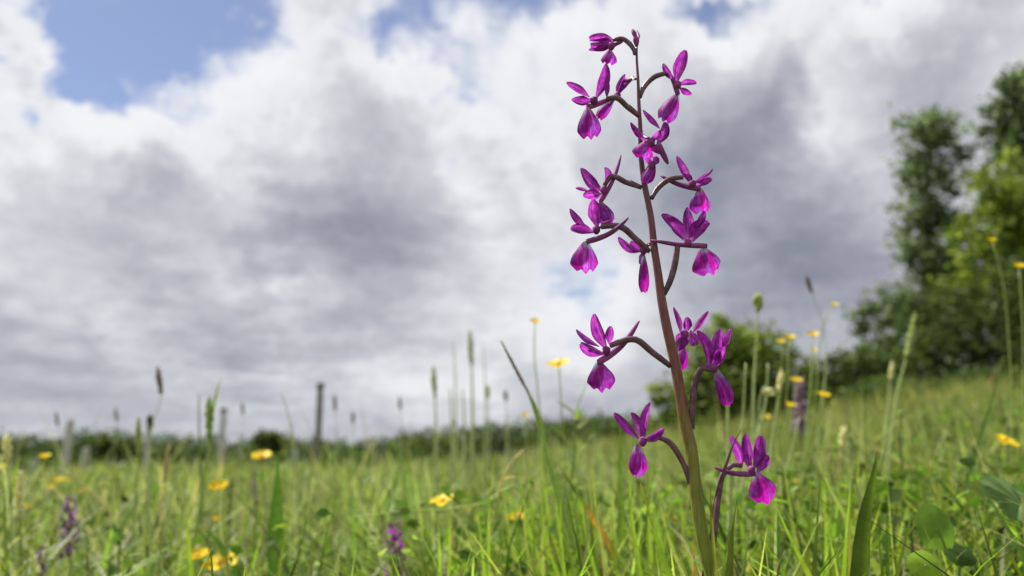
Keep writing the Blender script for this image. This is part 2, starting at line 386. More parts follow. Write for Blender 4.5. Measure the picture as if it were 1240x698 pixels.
# near sward
n = 23000; x, y, r = polar(n, .50, 4.5, 1.0); cp = clump(x, y)
h = (.12+.20*rng.random(n)**.8)*(.6+.7*cp); lim = clear_px(x, y)+548+85*rng.random(n) - 45*np.clip(r-1, 0, 2) - slope_px(x, y)
h = cap_height(x, y, h, lim)
V1 = blades(n, x, y, h, rng.uniform(.002, .0095, n), rng.uniform(.05, 1.0, n), rng.uniform(0, 6.28, n), rng.uniform(0, 3.14, n), palette(n, GREENS, [3, 4, 3, 2, 3, .8, .5])*(.5+.85*cp[:, None]), 6)
# taller coarse blades in loose tufts
n = 7500; k_ = 620; tx, ty, tr = polar(k_, .8, 9, .8); q = rng.integers(0, k_, n)
x = tx[q]+rng.normal(0, .035, n)*(1+.3*tr[q]); y = np.maximum(.75, ty[q]+rng.normal(0, .035, n)*(1+.3*tr[q])); r = np.hypot(x, y)
h = .24+.26*rng.random(n); h = cap_height(x, y, h, 508+120*rng.random(n)**.7 - slope_px(x, y)*.85)
V1b = blades(n, x, y, h, rng.uniform(.003, .009, n)*(1+.12*r), rng.uniform(.05, .95, n), rng.uniform(0, 6.28, n), rng.uniform(-1, 1, n), palette(n, [(.15, .22, .03), (.21, .29, .045), (.30, .33, .14), (.10, .16, .03), (.38, .33, .17)], [3, 3, 2.4, 2, .9]), 8)
n = 42000; x, y, r = polar(n, 4, 16, 1.1)
h = (.13+.20*rng.random(n))*(.55+1.0*clump(x, y, .5))*np.where(x < -1, .6, np.where(x < 0, 1+.4*x, 1))
V2 = blades(n, x, y, h, .0011*r*rng.uniform(.5, 1.3, n)+.001, rng.uniform(.1, .8, n), rng.uniform(0, 6.28, n), rng.uniform(-.8, .8, n), palette(n, GREENS, [3, 4, 3, 2, 2, 1, .8])*(.6+.7*clump(x, y, .35)[:, None]), 5)
n = 45000; x, y, r = polar(n, 14, 110, 1.35)
h = (.18+.25*rng.random(n))*(1+.006*r)*np.where(x < -2, .7, 1)
V3 = blades(n, x, y, h, .0016*r*rng.uniform(.5, 1.3, n), rng.uniform(.1, .8, n), rng.uniform(0, 6.28, n), rng.uniform(-.8, .8, n), palette(n, [(.10, .15, .03), (.13, .18, .04), (.16, .18, .06), (.07, .11, .02), (.2, .18, .08)], [3, 3, 2, 2, 1])*(.6+.75*clump(x, y, .09)[:, None])*np.array([1.2, 1.1, 1.1]), 4)
def stack(parts):
    off = 0; Vs, Fs, Cs = [], [], []
    for V, f, C in parts: Vs.append(V); Fs.append(f+off); Cs.append(C); off += len(V)
    return np.vstack(Vs), np.vstack(Fs), np.vstack(Cs)
# thicket of tall grass out beyond the orchid
n = 1500; k_ = 110; q = rng.integers(0, k_, n); ty = rng.uniform(1.1, 2.8, k_); tx = (rng.uniform(420, 800, k_)-620)/F*ty
x = tx[q]+rng.normal(0, .04, n); y = ty[q]+rng.normal(0, .05, n)
h = cap_height(x, y, .3+.25*rng.random(n), 522+70*rng.random(n))
V1c = blades(n, x, y, h, rng.uniform(.003, .009, n), rng.uniform(.05, .9, n), rng.uniform(0, 6.28, n), rng.uniform(-1, 1, n), palette(n, [(.13, .20, .04), (.19, .25, .06), (.27, .31, .14)], [2, 3, 2]), 8)
# coarse near blades with dark gaps between them
n = 4200; k_ = 210; tx, ty, tr = polar(k_, .60, 1.9, .8); q = rng.integers(0, k_, n)
x = tx[q]+rng.normal(0, .03, n); y = np.maximum(.58, ty[q]+rng.normal(0, .03, n)); h = cap_height(x, y, .20+.20*rng.random(n), 562+110*rng.random(n) - slope_px(x, y)*.8 + clear_px(x, y))
V1d = blades(n, x, y, h, rng.uniform(.005, .012, n), rng.uniform(.05, 1.2, n), rng.uniform(0, 6.28, n), rng.uniform(-1, 1, n), palette(n, [(.13, .22, .02), (.20, .30, .035), (.27, .34, .07), (.07, .12, .02)], [3, 3, 2, 2]), 9)
# rank growth round the orchid
n = 1500; k_ = 110; q = rng.integers(0, k_, n); ty = rng.uniform(.5, 1.1, k_); tx = (rng.uniform(480, 1260, k_)-620)/F*ty
x = tx[q]+rng.normal(0, .022, n); y = np.maximum(.44, ty[q]+rng.normal(0, .03, n)); h = cap_height(x, y, .24+.16*rng.random(n), 552+115*rng.random(n) - slope_px(x, y)*.5 + clear_px(x, y))
V1e = blades(n, x, y, h, rng.uniform(.005, .010, n), rng.uniform(.05, 1.0, n), rng.uniform(0, 6.28, n), rng.uniform(-1, 1, n), palette(n, [(.15, .24, .02), (.21, .31, .035), (.28, .35, .07), (.09, .14, .02), (.36, .26, .08)], [3, 3, 2, 1.5, .3]), 9)
# taller bent growth along the bank and out on the open side
n = 2600; k_ = 210; q = rng.integers(0, k_, n); ty = rng.uniform(1.0, 3.2, k_); px_ = np.where(rng.random(k_) < .6, rng.uniform(790, 1270, k_), rng.uniform(-30, 430, k_)); tx = (px_-620)/F*ty
x = tx[q]+rng.normal(0, .05, n); y = ty[q]+rng.normal(0, .05, n)
h = cap_height(x, y, .28+.30*rng.random(n), 540+85*rng.random(n)**.8 - slope_px(x, y)*.95)
V1f = blades(n, x, y, h, rng.uniform(.003, .010, n), rng.uniform(.1, 1.3, n), rng.uniform(0, 6.28, n), rng.uniform(-1, 1, n), palette(n, [(.12, .19, .04), (.19, .25, .06), (.28, .32, .15), (.40, .36, .20), (.07, .12, .025)], [2, 3, 2, .8, 1.5]), 9)
V, f, C = stack([V1, V1b, V1c, V1d, V1e, V1f, V2, V3])
tag(mesh('meadow_grass', V, f, M_GRASS, col=np.clip(C, .005, .6)), 'long green grass covering the sloping meadow', 'grass', kind='stuff')
# thin straws, fine flowering stems and small seed heads
n = 4200; x, y, r = polar(n, .75, 12, .9)
h = .2+.16*rng.random(n); h = cap_height(x, y, h, 545+70*rng.random(n)-40*np.clip(r-2, 0, 1) - slope_px(x, y))
S1 = blades(n, x, y, h, (.0010+.0004*r)*rng.uniform(.7, 1.3, n), rng.uniform(.1, 1.3, n), rng.uniform(0, 6.28, n), rng.uniform(-.7, .7, n), palette(n, [(.34, .30, .15), (.26, .28, .13), (.40, .34, .2), (.20, .26, .10)], [2, 3, 1, 3]), 7)
n = 230; x, y, r = polar(n, .9, 4.5, .4, 36)
h = cap_height(x, y, np.full(n, .9), 440+110*rng.random(n)**.6 - slope_px(x, y)*.7)
S2 = blades(n, x, y, h, (.0022+.0012*r)*rng.uniform(.7, 1.3, n), rng.uniform(.02, .6, n), rng.uniform(0, 6.28, n), rng.uniform(-.7, .7, n), palette(n, [(.34, .36, .18), (.26, .32, .13), (.40, .36, .2), (.20, .28, .10)], [2, 3, 1, 3]), 9)
S1 = stack([S1, S2])
tag(mesh('dry_grass', S1[0], S1[1], M_GRASS, col=np.clip(S1[2], .005, .7)), 'pale thin straws and dry stems among the green grass', 'grass', kind='stuff')
# small broad leaves of the meadow herbs
def leafcloud(c, size, cols, asp=.55, flat=.6):
    n = len(c); ax = rng.normal(0, 1, (n, 3)); ax[:, 2] *= flat; ax /= np.linalg.norm(ax, axis=1)[:, None]
    q = rng.normal(0, 1, (n, 3)); sd = np.cross(ax, q); sd /= np.linalg.norm(sd, axis=1)[:, None]+1e-9; nm = np.cross(ax, sd)
    L = size[:, None]; w = L*asp
    P = [c, c+ax*L*.35+sd*w*.5+nm*L*.08, c+ax*L*.75+sd*w*.38+nm*L*.06, c+ax*L, c+ax*L*.75-sd*w*.38+nm*L*.06, c+ax*L*.35-sd*w*.5+nm*L*.08, c+ax*L*.40, c+ax*L*.75]
    V = np.stack(P, 1).reshape(-1, 3); b = (np.arange(n)*8)[:, None]
    Fq = np.concatenate([b+np.array([0, 1, 6, 5]), b+np.array([1, 2, 7, 6]), b+np.array([6, 7, 4, 5]), b+np.array([2, 3, 4, 7])], 0)
    return V, Fq, np.repeat(cols, 8, axis=0)
n = 22000; x, y, r = polar(n, .6, 7, 1.0)
cl = .5+.5*np.sin(x*7.3+1.1*np.sin(y*5.1))*np.sin(y*6.1+x*2.2)
hh = (.05+.15*rng.random(n))*(.55+.6*cl); hh = cap_height(x, y, hh*1.25, 562+75*rng.random(n)-40*np.clip(r-1.5, 0, 1.5) - slope_px(x, y))
n2 = 1500; y2 = rng.uniform(.65, 1.5, n2); x2 = (rng.uniform(560, 1280, n2)-620)/F*y2
hh2 = cap_height(x2, y2, .12+.16*rng.random(n2), 585+90*rng.random(n2) - slope_px(x2, y2)*.5)
x, y, hh, n, r = np.concatenate([x, x2]), np.concatenate([y, y2]), np.concatenate([hh, hh2]), n+n2, np.concatenate([r, y2+.5])
c = np.stack([x, y, gz(x, y)+hh], 1)
V, f, C = leafcloud(c, rng.uniform(.006, .017, n)*(1+.28*np.maximum(0, r-.6)), palette(n, [(.06, .13, .015), (.09, .18, .02), (.14, .24, .03), (.19, .28, .05), (.06, .12, .02), (.08, .14, .03)], [2, 4, 3, 3, 1, 1.5]), .6, .5)
tag(mesh('herb_leaves', V, f, M_LEAF, col=np.clip(C, .005, .6)), 'small broad leaves of low herbs filling the meadow grass', 'leaves', kind='stuff')

# ------------------------------------------------------------------ trees
def crown(name, blobs, n, leaf, cols, wts, parent, shell=.75, clumps=60, spread=.16, mat=None):
    """blobs: list of (centre, radii); leaves gather in clumps so that gaps stay open between them"""
    bl = [(np.array(c_, float), np.array(r_, float)) for c_, r_ in blobs]
    vol = np.array([np.prod(r_)**(.72) for _, r_ in bl]); vol /= vol.sum()
    Cs, Ls, Cl = [], [], []
    for (c_, r_), v in zip(bl, vol):
        k = max(6, int(clumps*v*len(bl))); d = rng.normal(0, 1, (k, 3)); d /= np.linalg.norm(d, axis=1)[:, None]
        rad = shell+(1-shell)*rng.random((k, 1)); inner = rng.random((k, 1)) < .3; rad = np.where(inner, rng.random((k, 1))*.8, rad)
        cc = c_ + d*rad*r_*(1+rng.normal(0, .10, (k, 1))); m_ = int(n*v); q = rng.integers(0, k, m_)
        sz = rng.uniform(.6, 1.5, k)[q][:, None]
        Cs.append(cc[q] + rng.normal(0, spread, (m_, 3))*r_.mean()*sz*np.array([1, 1, .7]))
        tone = rng.normal(1, .16, k)[q][:, None]
        Cl.append(np.array(cols)[rng.choice(len(cols), m_, p=np.array(wts)/sum(wts))]*tone)
    c_ = np.vstack(Cs); C = np.clip(np.vstack(Cl)*(1+rng.normal(0, .12, (len(c_), 1))), .004, .5)
    V, f, Cc = leafcloud(c_, leaf*rng.uniform(.6, 1.4, len(c_)), C, .6, .7)
    return mesh(name, V, f, mat or M_TREE, parent, col=Cc)
def limbs(base, tops, r0, seed=0):
    r = np.random.default_rng(seed); parts = []
    main = np.array(tops[0], float); b = np.array(base, float)
    axis = spline([b, b*.65+main*.35+r.normal(0, .12, 3)*r0*4, b*.3+main*.7+r.normal(0, .1, 3)*r0*4, main], 12)
    parts.append(tube(axis, [r0*1.25, r0, r0*.7, r0*.2], 9)[:2])
    for tp in tops[1:]:
        tp = np.array(tp, float); u = np.clip((tp[2]-b[2])/(main[2]-b[2]+1e-6)*.75, .05, .9); st = axis[int(u*11)]
        mid = st*.5+tp*.5+np.array([0, 0, .06*np.linalg.norm(tp-st)])
        parts.append(tube(spline([st, mid, tp], 7), [r0*.42*(1-u*.5), r0*.25, r0*.07], 6)[:2])
    return merge(parts)
def tree(name, label, cat, Y, base_px, blobs_px, tops_px, n, leaf, cols, wts, r0, group=None, depth=1.0, **kw):
    b = at(base_px[0], base_px[1], Y); b = rootpt(b)
    t_ = thing(name, b, label, cat, group)
    s = Y/F
    bl = [(at(x_, y_, Y)+np.array([0, dy, 0]), (rx*s, max(rx, ry)*s*depth*.8, ry*s)) for (x_, y_, rx, ry, dy) in blobs_px]
    tops = [at(x_, y_, Y)+np.array([0, rng.normal(0, .02)*Y, 0]) for (x_, y_) in tops_px]
    V, f = limbs(b, tops, r0, seed=int(Y*10)); mesh('trunk', V, f, M_BARK, t_)
    crown('crown', bl, n, leaf, cols, wts, t_, **kw); return t_
DARK = [(.03, .055, .016), (.045, .075, .02), (.065, .10, .026)]
MIDG = [(.075, .12, .022), (.11, .165, .03), (.155, .21, .042)]
LIME = [(.15, .22, .025), (.21, .28, .035), (.27, .33, .055)]
GREY = [(.09, .14, .06), (.125, .18, .085), (.165, .22, .11)]
tree('slender_tree', 'tall slender grey-green tree with sky gaps beside the hedge', 'tree', 27, (1130, 470),
  [(1118, 160, 34, 38, 0), (1150, 150, 32, 26, .5), (1100, 205, 20, 34, -.3), (1140, 215, 44, 34, .3), (1108, 262, 32, 34, 0), (1150, 275, 40, 36, .4), (1096, 310, 26, 20, -.4),
   (1128, 330, 44, 34, 0), (1100, 365, 40, 24, .2), (1065, 385, 34, 16, -.3), (1040, 400, 22, 10, -.3), (1135, 385, 44, 36, .2), (1080, 425, 42, 26, 0), (1168, 330, 30, 50, .6), (1165, 190, 16, 18, 0), (1045, 372, 14, 9, -.3)],
  [(1126, 150), (1108, 200), (1150, 170), (1098, 262), (1160, 250), (1095, 310), (1060, 385), (1035, 402), (1150, 330), (1090, 370), (1160, 190)], 10000, .19, GREY, [3, 3, 2], .15, clumps=22, spread=.24, shell=.5)
tree('tall_tree', 'tall dark green tree rising behind the lime-green bushy tree', 'tree', 33, (1262, 455),
  [(1212, 160, 22, 44, 0), (1232, 130, 34, 44, 0), (1265, 110, 50, 50, 0), (1220, 100, 16, 14, 0), (1222, 170, 22, 30, 0), (1260, 200, 60, 60, 0), (1290, 160, 60, 80, 0), (1240, 250, 40, 50, 0), (1300, 280, 80, 90, 0)],
  [(1262, 100), (1228, 120), (1225, 170), (1290, 150), (1240, 240), (1300, 220)], 14000, .22, DARK+GREY, [2, 3, 2, 1, 2, 1], .22, clumps=40, spread=.2)
tree('bushy_tree', 'lime-green bushy tree in front of the tall dark tree', 'tree', 23, (1225, 460),
  [(1215, 235, 36, 38, 0), (1195, 290, 44, 44, 0), (1240, 280, 46, 60, 0), (1180, 345, 40, 40, 0), (1225, 350, 60, 50, 0), (1280, 330, 60, 90, 0), (1260, 220, 40, 50, .5), (1195, 225, 18, 24, 0)],
  [(1220, 225), (1190, 280), (1245, 250), (1180, 340), (1270, 300)], 15000, .15, LIME+MIDG, [2, 3, 2, 1, 2, 1], .14, clumps=55, spread=.17)
tree('dark_bush', 'broad dark green bush at the foot of the lime-green tree', 'bush', 20, (1200, 462),
  [(1140, 395, 46, 46, 0), (1200, 380, 60, 60, 0), (1255, 390, 56, 66, 0), (1170, 430, 80, 34, -.2), (1240, 430, 70, 36, -.2), (1200, 458, 90, 24, -.5), (1290, 452, 80, 28, -.5), (1110, 462, 50, 18, -.3), (1320, 380, 80, 90, 0), (1105, 432, 36, 28, -.2)],
  [(1190, 370), (1140, 395), (1250, 380), (1110, 425), (1310, 370)], 16000, .13, DARK+MIDG, [3, 3, 2, 1, 1, .5], .10, clumps=60, spread=.17)
tree('low_bush', 'low olive bush between the round bush and the dark bush', 'bush', 18, (1040, 478),
  [(1000, 462, 34, 28, 0), (1040, 446, 38, 28, 0), (1080, 448, 36, 24, 0), (1015, 480, 46, 22, -.2), (1070, 470, 46, 20, -.2)],
  [(1040, 440), (1000, 455), (1078, 446)], 8000, .10, DARK+MIDG, [1, 2, 3, 2, 1, .5], .06, clumps=50, spread=.19)
tree('round_bush', 'round bright green bush standing behind the orchid stem', 'bush', 14, (890, 530),
  [(885, 420, 44, 36, 0), (925, 430, 40, 36, 0), (850, 440, 36, 34, 0), (900, 470, 70, 48, 0), (830, 480, 34, 36, 0), (950, 470, 40, 44, 0), (870, 505, 60, 34, -.2), (940, 505, 60, 34, -.1), (805, 480, 14, 16, 0), (985, 500, 34, 28, 0), (880, 395, 16, 14, 0), (815, 510, 26, 26, 0)],
  [(888, 395), (850, 430), (930, 415), (820, 480), (960, 460), (985, 495)], 17000, .085, MIDG+LIME, [2, 3, 3, 2, 1.5, .6], .06, clumps=60, spread=.17)
# shrubs out in the field
for (x_, y_, rx, ry, Y, nm, lab) in [
   (195, 562, 34, 15, 24, 'shrub', 'low dark shrub in the field beyond the pale fence posts'),
   (322, 537, 15, 13, 80, 'shrub', 'dark pointed shrub rising above the far hedge line'),
   (122, 540, 22, 11, 120, 'far_tree', 'rounded tree standing above the far hedge beyond the pale posts'),
   (412, 560, 34, 13, 26, 'shrub', 'small olive shrub beside the dark-capped fence post'),
   (60, 568, 40, 14, 30, 'shrub', 'wide low shrub behind the stubby pale post'),
   (300, 562, 50, 12, 34, 'shrub', 'wide olive shrub under the dark pointed shrub'),
   (520, 548, 60, 16, 40, 'shrub', 'olive shrub behind the faint tall grass stalks'),
   (1075, 478, 44, 14, 15, 'shrub', 'low grassy shrub on the slope below the slender tree'),
   (1190, 466, 60, 14, 16, 'shrub', 'low straggling shrub on the slope at the foot of the dark bush'),
   (690, 533, 56, 17, 46, 'shrub', 'broad dark shrub behind the leafy-topped green plant'),
   (755, 530, 46, 20, 40, 'shrub', 'dark shrub next to the round bright bush')]:
    tree(nm, lab, 'tree' if nm == 'far_tree' else 'shrub', Y, (x_, y_+ry), [(x_, y_, rx, ry, 0), (x_-rx*.5, y_+ry*.3, rx*.6, ry*.7, 0), (x_+rx*.5, y_+ry*.25, rx*.6, ry*.75, 0)],
         [(x_, y_-ry*.5), (x_-rx*.5, y_), (x_+rx*.5, y_)], 2600, .0062*Y, DARK+MIDG, [2, 3, 3, 2, 1, .5], .0025*Y, clumps=26, spread=.2)
# far wood along the end of the field: one mass
tl = [(-260, 520), (-120, 524), (0, 530), (60, 531), (110, 524), (140, 524), (170, 531), (230, 534), (290, 538), (320, 528), (345, 533), (380, 537), (430, 541), (470, 536), (520, 524), (600, 518), (700, 510), (780, 508), (900, 500), (1000, 490)]
xs = np.linspace(-260, 1000, 130); bl = []
for q in xs:
    Y = 190+rng.uniform(-12, 12); top = np.interp(q, [a for a, b in tl], [b for a, b in tl]) - 4 + rng.normal(0, 2.0)
    tp = at(q, top, Y); g = rootpt(tp); hgt = max(1.5, tp[2]-g[2])
    bl.append((np.array([g[0], Y, g[2]+hgt*.5]), (max(2.4, hgt*.5), 2.4, hgt*.5)))
cr = crown('distant_wood', bl, 36000, .9, DARK+[(.07, .10, .045), (.09, .13, .055)], [1, 2, 2, 3, 2], None, clumps=1300//10, spread=.22)  # the two added greens are paler and bluer: distance haze painted into the leaves
tag(cr, 'far dark green wood along the end of the field', 'wood', kind='stuff')

# ------------------------------------------------------------------ fence posts
def post(x, ytop, Y, wpx, mat, label, cap=False, lean=0.0, group=None, square=False):
    tp = at(x, ytop, Y); b = rootpt(tp); r_ = wpx*Y/F*.5
    b[0] -= lean*(tp[2]-b[2])
    t_ = thing('fence_post', b, label, 'fence post', group)
    low = b-np.array([0, 0, .15])
    pts = [low+(tp-low)*u+np.array([math.sin(u*5+x)*.006, 0, 0]) for u in np.linspace(0, .985, 9)]+[tp]
    ns = 4 if square else 10
    V, f, _ = tube(pts, [r_*1.04]*8+[r_*.98, r_*.82], ns); mesh('post', V, f, mat, t_, smooth=not square)
    if cap:
        V, f, _ = tube([tp-np.array([0, 0, .05]), tp-np.array([0, 0, .03]), tp+np.array([0, 0, .035]), tp+np.array([0, 0, .05])], [r_*1.15, r_*1.3, r_*1.25, r_*.7], 12)
        mesh('post_cap', V, f, M_CAP, t_)
    return t_
post(388, 467, 14, 7, M_POSTD, 'tall grey fence post with a black cap', True, .01)
post(271, 497, 16, 6, M_POSTP, 'slim pale fence post with a dark cap behind the tall grass', True, -.01)
post(85, 508, 12, 9, M_POSTP, 'tallest pale wooden post among three pale posts', False, .02)
post(104, 542, 12.5, 9, M_POSTP, 'short pale square post just beside the tallest pale post', False, 0, square=True)
post(41, 558, 11, 9, M_POSTP, 'lowest stubby pale post of the three pale posts', False, .01, square=True)
post(181, 508, 15, 6, M_POSTP, 'thin pale post rising between green grass spikes', False, .01)
post(358, 545, 22, 5, M_POSTP, 'small far pale post close to the black-capped post', False, 0)
post(462, 538, 24, 5, M_POSTD, 'small far grey post beyond the black-capped post', False, 0)

# ------------------------------------------------------------------ the orchid
OY = .36; MM = OY/F
ob = rootpt(at(868, 698, OY)); ob[0] += .004
orchid = thing('orchid', ob, 'tall magenta orchid with loose spike of flowers on reddish stem', 'orchid')
stem_px = [(771, 54), (771, 69), (772.7, 97), (773.5, 123), (775, 149), (777, 198), (780, 221), (788, 262), (792.5, 302), (797, 332), (802, 368), (808, 399), (817.5, 440), (824, 479), (829, 510), (836, 540), (842, 594), (851, 653), (862, 698)]
sp3 = [at(x_, y_, OY) for x_, y_ in stem_px]+[ob+np.array([-.002, 0, .09]), ob]
V, f, _ = tube(spline(sp3, 110), np.interp(np.linspace(0, 1, 110), chord(sp3), [1.5, 1.6, 1.9, 2.3, 2.8, 3.4, 3.8, 4.2, 4.7, 5.2, 5.8, 6.2, 6.6, 7.0, 7.4, 7.8, 8.0, 8.2, 8.4, 8.6, 8.8])*MM*.98, 14)
mesh('stem', V, f, M_STEM, orchid)
VIEW = np.array([0, -1., 0])
def petal_prof(s): return math.sqrt(max(.03, 1-((s-.5)/.515)**2))*min(1, .34+1.5*s)*(1.06-.22*s)
def lip_prof(s):
    if s < .72: return .22+.78*math.sin(s/.72*math.pi/2)**.85
    return 1-.42*((s-.72)/.28)**2.2
def spray(kind, a, b, w, Y0, dtip, roll, part, seed):
    A, B = at(*a, Y0), at(*b, Y0+dtip); L = np.linalg.norm(B-A); ax = (B-A)/L
    side0 = np.cross(ax, VIEW); side0 /= np.linalg.norm(side0); nm = np.cross(ax, side0)
    side = side0*math.cos(roll)+nm*math.sin(roll)
    r = np.random.default_rng(seed); bend = r.uniform(-.10, .10)*L
    pts = spline([A, (A+B)/2+side0*bend+nm*r.uniform(-.10, .10)*L, B], 11)
    wid = w*MM
    if kind == 'lip':
        pts = spline([A, A*.6+B*.4+VIEW*.14*L, B*.82+A*.18+VIEW*.13*L, B+VIEW*.04*L], 15)
        V, f, uv = blade_surface(pts, lip_prof, wid*1.22, side, cup=.85, nv=15, ruffle=.035, tip_wave=.075, seed=seed)
        return sub('lip', V, f, M_LIP, part, uv=uv)
    if kind == 'spur':
        V, f, uv = tube(pts, np.array([.42, .5, .46, .42, .40, .36, .30, .12])*wid, 9); return sub('spur', V, f, M_SPUR, part, uv=uv)
    wid *= 1/max(.6, abs(math.cos(roll)))
    V, f, uv = blade_surface(pts, petal_prof, wid*1.05, side, cup=.85*(1 if seed % 2 else -1), nv=7, twist=r.uniform(-.35, .35), ruffle=.02, seed=seed)
    return sub(kind, V, f, M_SEPAL, part, uv=uv)
def flower(dz, ped, pw, centre, items, seed):
    Ys = OY+dz; k = len(ped)
    pts = [at(x_, y_, OY+dz*(q/(k-1))**.8) for q, (x_, y_) in enumerate(ped)]
    V, f, uv = tube(spline(pts, 14), np.array([.34, .42, .45, .44, .36])*pw*MM, 9)
    # throat of the flower where all its petals meet
    c = at(*centre, Ys); th = tube([c+np.array([0, 0, .0014]), c+np.array([0, -.0006, .0006]), c+np.array([0, -.0006, -.0012]), c+np.array([0, 0, -.0022])], [.0007, .0019, .0017, .0008], 9)
    fo = mesh('flower', th[0], th[1], M_SPUR, orchid, uv=th[2])
    sub('flower_stalk', V, f, M_PED, fo, uv=uv)
    # small bract at the foot of the stalk
    A = pts[0]; B = pts[1]; d = (B-A); d = d/np.linalg.norm(d)
    ax = spline([A, A+d*.003+np.array([0, -.0009, .0006]), A+d*.006+np.array([0, -.0012, .0016])], 6)
    V, f, uv = blade_surface(ax, lambda s: max(.05, 1-s**1.5), .0022, np.array([1., 0, .2]), .5, 4, seed=seed); sub('bract', V, f, M_PED, fo, uv=uv)
    r = np.random.default_rng(seed*13+5)
    for q, it in enumerate(items):
        kd, a, b, w = it[:4]
        L = math.hypot(a[0]-b[0], a[1]-b[1])*MM
        dt = it[4] if len(it) > 4 else r.uniform(-.4, .4)
        roll = it[5] if len(it) > 5 else r.uniform(-.6, .6)
        nm = {'s': 'sepal', 'p': 'petal', 'lip': 'lip', 'spur': 'spur'}[kd]
        spray(nm, a, b, w, Ys+r.uniform(-.0012, .0012), (0.1 if kd == 'lip' else dt)*L, r.uniform(-.25, .25) if kd == 'lip' else roll, fo, seed*31+q)
    return fo
